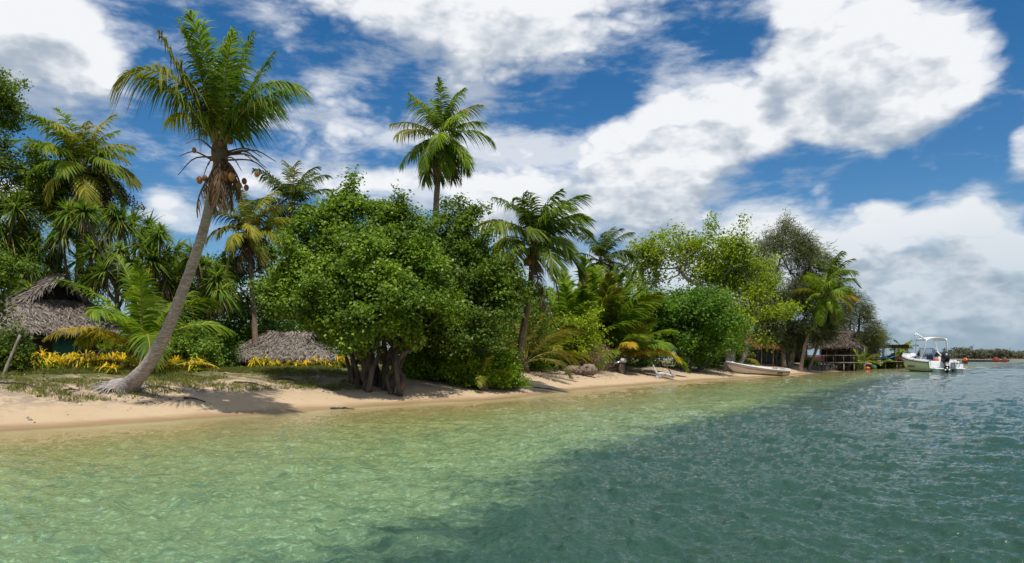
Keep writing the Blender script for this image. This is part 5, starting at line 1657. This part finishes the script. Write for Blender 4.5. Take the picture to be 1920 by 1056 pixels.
    for z, hx, hy, cx in ((.18, .20, .18, .10), (.30, .33, .25, .14), (.55, .36, .27, .16), (.78, .33, .25, .14), (.92, .24, .18, .10), (.96, .10, .08, .08)):
        a = np.linspace(0, 2 * np.pi, 16, endpoint=False)
        ca, sa = np.cos(a), np.sin(a)
        cw.append(np.stack([cx + hx * np.sign(ca) * np.abs(ca) ** .7, hy * np.sign(sa) * np.abs(sa) ** .7, np.full(16, z)], 1))
    A = np.concatenate(cw); i, j = np.meshgrid(np.arange(5), np.arange(16), indexing='ij'); k = (j + 1) % 16
    Fq = np.stack([i * 16 + j, i * 16 + k, (i + 1) * 16 + k, (i + 1) * 16 + j], -1).reshape(-1, 4)
    mk('cowling', [(om(A), [Fq, np.arange(16)[None, ::-1], (80 + np.arange(16))[None, :]], 0)], M['black'], mo, smooth=True)
    for s_ in (-1, 1):
        mk('badge', [(om(boxv((.16, s_ * .262, .58), (.34, .02, .10))[0]), boxv((0, 0, 0), (1, 1, 1))[1], 0)], M['steel'], mo)
    mk('gearcase', [(om(boxv((.08, 0, -.72), (.5, .14, .18))[0]), boxv((0, 0, 0), (1, 1, 1))[1], 0), (om(boxv((.14, 0, -.50), (.62, .30, .04))[0]), boxv((0, 0, 0), (1, 1, 1))[1], 0), (om(boxv((.0, 0, -.92), (.22, .05, .28))[0]), boxv((0, 0, 0), (1, 1, 1))[1], 0)], M['black'], mo, bevel=.02)
    bl_ = []
    for k in range(3):
        a = k * 2.094
        V2, F2 = boxv((0, 0, .13), (.03, .13, .2)); R2 = np.array([[1, 0, 0], [0, math.cos(a), -math.sin(a)], [0, math.sin(a), math.cos(a)]])
        bl_.append((V2 @ R2.T + np.array([.36, 0, -.72]), F2))
    V2, F2 = join(bl_); mk('propeller', [(om(V2), F2, 0)], M['steel'], mo)
    # console, windscreen, seats
    V2, F2 = boxv((2.3, .62, .80), (.5, .62, 1.0)); cs = mk('console', [(tr(V2), F2, 0)], M['white'], root, bevel=.05)
    V2, F2 = boxv((2.3, -.62, .80), (.5, .62, 1.0)); mk('console', [(tr(V2), F2, 0)], M['white'], root, bevel=.05)
    wp = [(3.2, -.72, 1.28), (2.75, -.56, 2.02), (2.75, .56, 2.02), (3.2, .72, 1.28)]
    wsV = np.array(wp); ws = mk('windscreen', [(tr(wsV), [np.array([[0, 1, 2, 3]])], 0)], M['glass'], root)
    for s_ in (-1, 1):
        mk('side_pane', [(tr(np.array([(3.2, s_ * .72, 1.28), (2.75, s_ * .56, 2.02), (1.9, s_ * .95, 1.3)])), [np.array([[0, 1, 2]])], 0)], M['glass'], root)
    fr = [tube(np.array([wp[1], wp[2]]), .055, 6), tube(np.array([wp[0], wp[1]]), .03, 6), tube(np.array([wp[2], wp[3]]), .03, 6), tube(np.array([(2.75, 0, 2.02), (3.2, 0, 1.32)]), .02, 6), tube(np.array([wp[1], (1.9, -.95, 1.3)]), .045, 6), tube(np.array([wp[2], (1.9, .95, 1.3)]), .045, 6)]
    V2, F2 = join(fr); mk('frame', [(tr(V2), F2, 0)], M['white'], ws)
    for y in (-.6, .6):
        s0 = mk('seat', [(tr(boxv((1.35, y, .78), (.5, .52, .14))[0]), boxv((0, 0, 0), (1, 1, 1))[1], 0)], M['navy'], root, bevel=.05)
        mk('backrest', [(tr(boxv((1.12, y, 1.12), (.14, .5, .62))[0]), boxv((0, 0, 0), (1, 1, 1))[1], 0)], M['navy'], s0, bevel=.05)
        mk('pedestal', [(tr(boxv((1.35, y, .50), (.16, .16, .42))[0]), boxv((0, 0, 0), (1, 1, 1))[1], 0)], M['steel'], s0)
    # canopy on a tube frame
    nx, ny = 7, 11
    A = np.array([[(1.1 + 1.9 * i / (nx - 1), -.84 + 1.68 * j / (ny - 1), 2.84 + .16 * (1 - ((j - 5) / 5) ** 2) - .06 * abs(i - 3) / 3 - (.13 if j in (0, ny - 1) else 0)) for j in range(ny)] for i in range(nx)]).reshape(-1, 3)
    cp = mk('canopy', [(tr(A), [gridf(nx, ny)], 0)], M['white'], root, smooth=True); so = cp.modifiers.new('thickness', 'SOLIDIFY'); so.thickness = .05
    for s_ in (-1, 1):
        legs = [tube(spline([(1.2, s_ * .82, 2.82), (1.3, s_ * .96, 1.9), (1.7, s_ * 1.08, 1.05)], 8), .065, 7), tube(spline([(2.9, s_ * .82, 2.82), (2.7, s_ * .94, 1.8), (2.2, s_ * 1.06, 1.05)], 8), .03, 7), tube(np.array([(1.2, s_ * .82, 2.8), (2.9, s_ * .82, 2.8)]), .03, 6)]
        V2, F2 = join(legs); mk('canopy_frame', [(tr(V2), F2, 0)], M['white'], root)
    # raised outrigger arm with a lamp, aerial, small rails
    q = tube(np.array([(1.6, .84, 2.84), (1.75, 1.5, 3.34)]), np.array([.07, .05]), 7); arm = mk('outrigger_arm', [(tr(q[0]), q[1], 0)], M['white'], root)
    V2, F2 = lathe([(.01, -.1), (.08, -.06), (.09, .03), (.05, .1), (.01, .11)], 10); mk('lamp', [(tr(V2 + np.array([1.75, 1.5, 3.17])), F2, 0)], M['white'], arm)
    q = tube(np.array([(1.75, 1.5, 3.1), (2.3, 1.6, 1.4)]), .008, 4, False); mk('line', [(tr(q[0]), q[1], 0)], M['steel'], arm)
    its = []
    xs = [3.2, 4.2, 5.2, 6.3]
    for s_ in (-1, 1):
        pts_ = [(x, s_ * max(.08, half(min(5.95, x)) - .12), sheer(min(6, x)) + .42) for x in xs]
        its.append(tube(spline(pts_, 10), .018, 5))
        for p_ in pts_:
            its.append(tube(np.array([(p_[0], p_[1], p_[2] - .36), p_]), .014, 5))
    V2, F2 = join(its); mk('bow_rail', [(tr(V2), F2, 0)], M['steel'], root)
    # life jacket and bag lying in the cockpit, lettering on the side
    jk = tr(np.array([[.75, .25, .75]]))[0]
    V2, F2 = lathe([(.02, -.3), (.22, -.26), (.26, 0), (.24, .22), (.10, .34), (.02, .35)], 10)
    bs = tr(np.array([[.62, .1, .48]]))[0]
    setp(mk('engine_box', [(tr(boxv((.62, .1, .48), (.5, .9, .42))[0]), boxv((0, 0, 0), (1, 1, 1))[1], 0)], M['black'], None, loc=bs, bevel=.04), 'black storage box on the cockpit floor of the white motorboat', 'box')
    setp(mk('life_jacket', [(V2 * np.array([1, .8, .9]) + jk + (0, 0, .2), F2, 0)], M['orange'], None, True, loc=jk), 'orange life jacket heaped on the black box in the motorboat', 'life jacket')
    its = []
    rng = np.random.default_rng(5)
    x = 3.4
    for k in range(7):
        yb = half(x) * .955 + .02
        for (a, b) in (((x, .30), (x - .05, .52 if k in (0, 3) else .42)), ((x - .05, .42), (x - .13, .30))):
            its.append(bar((a[0], yb + (a[1] - .3) * .1 + .02, a[1] + .1), (b[0], yb + (b[1] - .3) * .1 + .02, b[1] + .1), .02, .035))
        x -= .17
    V2, F2 = join(its); mk('lettering', [(tr(V2), F2, 0)], M['ink'], root)


build_dinghy()
build_motorboat()


# ------------------------------------------------------------------ driftwood, debris, grasses
def build_details():
    rng = np.random.default_rng(300)
    # silver forked driftwood
    b = P(1236, 703, 45.5); b[2] = gz(b[0], b[1]) + .05
    k = 45.5 / FPX
    its = [tube(spline([b + (-.38, 0, .80), b + (-.28, 0, .52), b + (-.1, -.02, .22), b + (.1, -.05, .06)], 10), np.linspace(.035, .12, 10), 8, True, .1, rng),
           tube(spline([b + (-.1, 0, .20), b + (.25, -.1, .24), b + (.6, -.15, .16), b + (.85, -.2, .02)], 10), np.linspace(.13, .07, 10), 8, True, .1, rng),
           tube(spline([b + (-.05, 0, .2), b + (-.14, -.06, .0), b + (-.12, -.08, -.15)], 6), np.linspace(.11, .09, 6), 8, True, .1, rng),
           tube(spline([b + (.7, -.17, .12), b + (.82, -.25, .16), b + (.95, -.3, .10)], 5), np.linspace(.06, .04, 5), 6, True, .1, rng)]
    V, F = join(its)
    setp(mk('driftwood', [(V, F, 0)], M['drift'], None, True, loc=b), 'silver grey forked driftwood branch lying at the edge of the sand', 'driftwood')
    # brown stump logs
    for i, (x0, x1, y, r, lab) in enumerate(((1060, 1085, 713, .20, 'brown weathered log, left one of the pile at the beach edge'), (1078, 1098, 714, .16, 'grey brown log lying in front in the pile at the beach edge'), (1088, 1116, 710, .30, 'thick split stump at the right of the log pile'), (1075, 1090, 706, .12, 'thin crooked branch resting behind the log pile'))):
        Y = 40.0 + .3 * i
        a, c = P(x0, y, Y), P(x1, y, Y)
        z = gz(a[0], Y) + r * .6; a[2] = z; c[2] = z + .1 * (i % 2)
        mid = (a + c) / 2 + rng.normal(0, .05, 3) + (0, 0, .08)
        its = [tube(spline([a, mid, c + (0, .3, 0)], 14), np.interp(np.linspace(0, 1, 14), [0, .2, .7, 1], [r * .6, r, r * 1.05, r * .7]), 10, True, .16, rng)]
        for q in range(4):
            s_ = a + (c - a) * rng.random(); e_ = s_ + np.array([rng.normal(0, .25), rng.normal(-.1, .2), rng.uniform(.0, .35)])
            its.append(tube(spline([s_, (s_ + e_) / 2 + rng.normal(0, .05, 3), e_], 5), np.linspace(r * .35, .02, 5), 6, True, .15, rng))
        V, F = join(its)
        setp(mk('driftwood_log', [(V, F, 0)], M['drift_b'], None, True, loc=a), lab, 'log', 'logs in the pile on the sand')
    # grey outboard-like lump on a stump
    b = P(1160, 700, 45); b[2] = gz(b[0], b[1])
    st = mk('tree_stump', [(*tube(spline([b + (.22, 0, -.1), b + (.18, 0, .3), b + (.25, .05, .62)], 8), np.linspace(.24, .17, 8), 10, True, .15, rng), 0)], M['bark'], None, True, loc=b)
    setp(st, 'dark stump under the gold fronds holding a grey motor', 'stump')
    e = thing('boat_engine', 'silver grey boat engine resting on a dark stump among the palms', 'engine', b + (0, 0, .66), None)
    V, F = lathe([(.01, .17), (.12, .16), (.17, .08), (.18, -.03), (.14, -.12), (.01, -.13)], 14)
    mk('cowling', [(V * np.array([1.1, .8, .9]) + b + (.28, -.05, .76), F, 0)], M['drift'], e, True)
    mk('shaft', [(*tube(np.array([b + (.22, -.05, .72), b + (-.32, -.12, .60)]), np.array([.075, .05]), 8), 0)], M['steel'], e)
    # leaning pole at the left
    b = at(0, 20.5); t = P(38, 628, 20.8)
    o = mk('leaning_pole', [(*tube(spline([b - (0, 0, .2), (b + t) / 2 + (.04, 0, 0), t], 10), np.linspace(.05, .035, 10), 8, True, .08, rng), 0)], M['wood'], None, True, loc=b)
    setp(o, 'weathered grey pole leaning to the right at the left edge', 'pole')
    # sticks on the berm
    sticks = [(440, 500, 733, 'long dark stick lying flat on the sand left of the huge tree'), (345, 385, 742, 'short dark stick near the shadow of the leaning palm'), (0, 70, 752, 'thin root lying along the berm at the far left'), (120, 150, 760, 'small twig on the bare sand at the left'), (270, 330, 740, 'crooked root stretching right from the leaning palm base'), (505, 560, 727, 'bleached branch in the shade of the huge tree'), (1000, 1045, 715, 'dry branch left of the log pile'), (620, 665, 738, 'broken branch lying in the shade before the huge tree')]
    for (x0, x1, y, lab) in sticks:
        Y = 1.05 * FPX / (y - HOR)
        Y = min(max(Y, 19), 38)
        a = at((x0), Y, .025); c = at(x1, Y + rng.uniform(-.3, .3), .03)
        m_ = (a + c) / 2; m_[2] = gz(m_[0], m_[1]) + .05; m_[1] += rng.normal(0, .1)
        its = [tube(spline([a, m_, c], 12), np.linspace(.030, .014, 12), 6, True, .2, rng)]
        d = c - m_
        its.append(tube(spline([m_, m_ + d * .4 + (0, -.15, .05), m_ + d * .6 + (0, -.3, .03)], 5), np.linspace(.018, .008, 5), 5))
        V, F = join(its)
        setp(mk('driftwood_stick', [(V, F, 0)], M['wood_dk'], None, True, loc=a), lab, 'stick', 'sticks washed up on the beach')
    # dead frond and gold frond on the ground below the hut
    b = at(265, 24.6, .15)
    r_ = thing('fallen_frond', 'brown fallen palm frond lying left of the leaning trunk', 'palm frond', b, 'fallen palm fronds')
    add_frond(r_, rng, b, 178, 22, -14, 1.9, 'dead', True, nl=36, ll=.55, lw=.03, droop=.4)
    b = at(330, 24.0, .35)
    r_ = thing('fallen_frond', 'golden fallen palm frond arching right of the leaning trunk', 'palm frond', b, 'fallen palm fronds')
    add_frond(r_, rng, b, 352, 18, -30, 1.5, 'gold', False, nl=40, ll=.6, lw=.03, droop=.5)

    # ---- grass, litter, coral bits: nobody could count these
    def scatter(n, xr, yr, ok):
        out = []
        x = rng.uniform(*xr, n); y = rng.uniform(*yr, n)
        s = shore_s(x, y)
        k = ok(x, y, s)
        x, y, s = x[k], y[k], s[k]
        return x, y, ground(x, y, s)
    # tufts of beach grass
    def patch(x, y): return vnoise(x, y, 21, 1.7) + .6 * vnoise(x, y, 22, .6)
    x, y, z = scatter(30000, (-24, 0), (18, 36), lambda x, y, s: (s > 2.5) & (patch(x, y) > .20 - .11 * np.clip(s - 3.9, 0, 4)) & (s < 14))
    x2, y2, z2 = scatter(16000, (-6, 30), (27, 75), lambda x, y, s: (s > 4.2) & (s < 11) & (patch(x, y) > .12))
    x, y, z = np.concatenate([x, x2]), np.concatenate([y, y2]), np.concatenate([z, z2])
    idx = np.repeat(np.arange(len(x)), 7)
    n = len(idx)
    b = np.stack([x[idx] + rng.normal(0, .06, n), y[idx] + rng.normal(0, .06, n), z[idx] - .02], 1)
    d = nrm(np.stack([rng.normal(0, .45, n), rng.normal(0, .45, n), np.ones(n)], 1))
    w = nrm(np.cross(d, nrm(rng.normal(size=(n, 3)))))
    V, F = leafstrips(b, d, w, .20 * rng.uniform(.4, 1.5, n), .014, .35, (.03, 0, 0), 2, (1, .8, .1))
    setp(mk('beach_grass', [(V, [F], 0)], M['grass']), kind='stuff')
    # fallen leaves and bark flakes
    x, y, z = scatter(70000, (-24, 40), (17, 90), lambda x, y, s: (s > 1.7) & (s < 9) & (vnoise(x, y, 31, 1.3) > -.08 + .10 * np.clip(3.4 - s, 0, 2)))
    n = len(x)
    c = np.stack([x, y, z + .015], 1)
    nn = nrm(np.stack([rng.normal(0, .35, n), rng.normal(0, .35, n), np.ones(n)], 1))
    V, F = diamonds(rng, c, nn, rng.uniform(.04, .15, n), .5, .1)
    setp(mk('leaf_litter', [(V, [F], 0)], M['litter']), kind='stuff')
    # wrack line left by the last tide
    x, y, z = scatter(26000, (-24, 40), (13, 90), lambda x, y, s: np.abs(s - 1.25 - .5 * vnoise(x, y, 55, 3.1)) < .10 + .16 * (vnoise(x, y, 56, .8) > .15))
    n = len(x)
    V, F = diamonds(rng, np.stack([x, y, z + .012], 1), nrm(np.stack([rng.normal(0, .4, n), rng.normal(0, .4, n), np.ones(n)], 1)), rng.uniform(.03, .10, n), .35, .1)
    setp(mk('sea_wrack', [(V, [F], 0)], M['litter']), kind='stuff')
    # coral rubble and shells on the bare sand
    x, y, z = scatter(9000, (-24, 30), (13, 75), lambda x, y, s: (s > .1) & (s < 5) & (rng.random(len(x)) < .35 + .5 * (vnoise(x, y, 41, .9) > .1)))
    n = len(x)
    r = rng.uniform(.008, .035, n) * (1 + (rng.random(n) < .04) * 1.2)
    oc = np.array([(1, 0, 0), (0, 1, 0), (-1, 0, 0), (0, -1, 0), (0, 0, .8), (0, 0, -.8)], float)
    Vp = np.stack([x, y, z], 1)[:, None, :] + oc[None] * r[:, None, None] * rng.uniform(.6, 1.4, (n, 6, 1))
    T = np.array([(0, 1, 4), (1, 2, 4), (2, 3, 4), (3, 0, 4), (1, 0, 5), (2, 1, 5), (3, 2, 5), (0, 3, 5)])
    F = (np.arange(n)[:, None, None] * 6 + T[None]).reshape(-1, 3)
    setp(mk('coral_rubble', [(Vp.reshape(-1, 3), [F], 0)], M['shell']), kind='stuff')


build_details()


# ------------------------------------------------------------------ far island
def build_far():
    rng = np.random.default_rng(400)
    Y = 360.0
    xs = np.linspace(195, 330, 60)
    top = []
    V = []
    for i, x in enumerate(xs):
        for j, (dy, z) in enumerate(((-7, -.4), (-3, .35), (0, .7), (25, .9), (60, -.4))):
            V.append((x, Y + dy + 3 * math.sin(i * .5), z))
    setp(mk('far_beach', [(np.array(V), [gridf(60, 5)], 0)], M['drift_b'], None, True), kind='structure')
    prof = [(1770, 10), (1785, 7), (1798, 11), (1808, 10), (1816, 17), (1824, 21), (1836, 19), (1846, 21), (1852, 18), (1858, 12), (1870, 16), (1880, 17), (1892, 16), (1902, 15), (1912, 11), (1925, 12), (1990, 14), (2060, 10)]
    cs, nn = [], []
    for k in range(2600):
        px = rng.uniform(1772, 2050)
        h = np.interp(px, [p[0] for p in prof], [p[1] for p in prof]) * Y / FPX * (1 + .15 * math.sin(px * .9) + .1 * math.sin(px * 2.3))
        p = np.array([(px - CX) / FPX * Y, Y + rng.uniform(2, 22), .6 + h * .92 * rng.random() ** .8])
        cs.append(p)
    cs = np.array(cs)
    idx = np.repeat(np.arange(len(cs)), 22)
    p = cs[idx] + rng.normal(size=(len(idx), 3)) * np.array([.55, .55, .35])
    p[:, 2] = np.maximum(p[:, 2], .3)
    V, F = diamonds(rng, p, nrm(rng.normal(size=p.shape) + np.array([0, -.3, .8])), rng.uniform(.4, .9, len(p)), .7)
    setp(mk('distant_woodland', [(V, [F], 0)], M['far_leaf_hazed'], None), kind='stuff')
    # low jetty, small boats
    a, b = P(1812, 678, 250), P(1892, 678, 250)
    j = thing('far_jetty', 'low dark jetty running along the far shore right of the motorboat', 'jetty', (a[0], 250, 0), None)
    mk('deck', [(*boxv(((a[0] + b[0]) / 2, 250, .55), (b[0] - a[0], 2.2, .25)), 0)], M['wood'], j)
    for i in range(14):
        x = a[0] + (b[0] - a[0]) * (i + .3) / 14
        mk('pile', [(*tube(np.array([(x, 249.2, -.8), (x, 249.2, .9 + .5 * (i % 3 == 0))]), .13, 6), 0)], M['wood_dk'], j)
    mk('bank', [(*boxv(((a[0] + b[0]) / 2, 250.7, .15), (b[0] - a[0] - .3, .6, .5)), 0)], M['stone'], j)
    def boat(lab, px, py, Y, L, m, m2, sail=None):
        c = P(px, py, Y); c[2] = 0
        r = thing('small_boat', lab, 'boat', c, 'small boats by the far jetty')
        st = []
        for x in np.linspace(-L / 2, L / 2, 9):
            t = abs(x) / (L / 2); w = L * .17 * (1 - t ** 2.5) + .03; h = .62 + .3 * t * t
            st.append((x, [(-w, h), (-w * .8, .05), (0, -.1), (w * .8, .05), (w, h)]))
        V, F = loft(st); mk('hull', [(V + c, [F], 0)], M[m], r)
        mk('cabin', [(*boxv(c + np.array([0, 0, 1.0]), (L * .42, L * .22, .8)), 0)], M[m2], r, bevel=.08)
        if sail:
            V = np.array([(.1, 0, .6), (.75, .1, .65), (.5, .05, 1.35), (-.1, 0, 1.25)]) + c
            o = mk('sail', [(V, [np.array([[0, 1, 2, 3]])], 0)], M[sail], r); so = o.modifiers.new('thickness', 'SOLIDIFY'); so.thickness = .03
    boat('small red boat with red cabin moored by the far jetty', 1867, 678, 235, 2.6, 'red', 'red')
    boat('low red hulled boat right of the red cabin boat', 1884, 678, 228, 2.0, 'red', 'drift_b')
    boat('dark boat with a bright yellow sail just right of the motorboat', 1809, 681, 170, 1.4, 'maroon', 'orange', 'yellow')


build_far()

for o in SC.objects:
    if o.type == 'EMPTY' and not o.children:
        print('empty without parts', o.name)
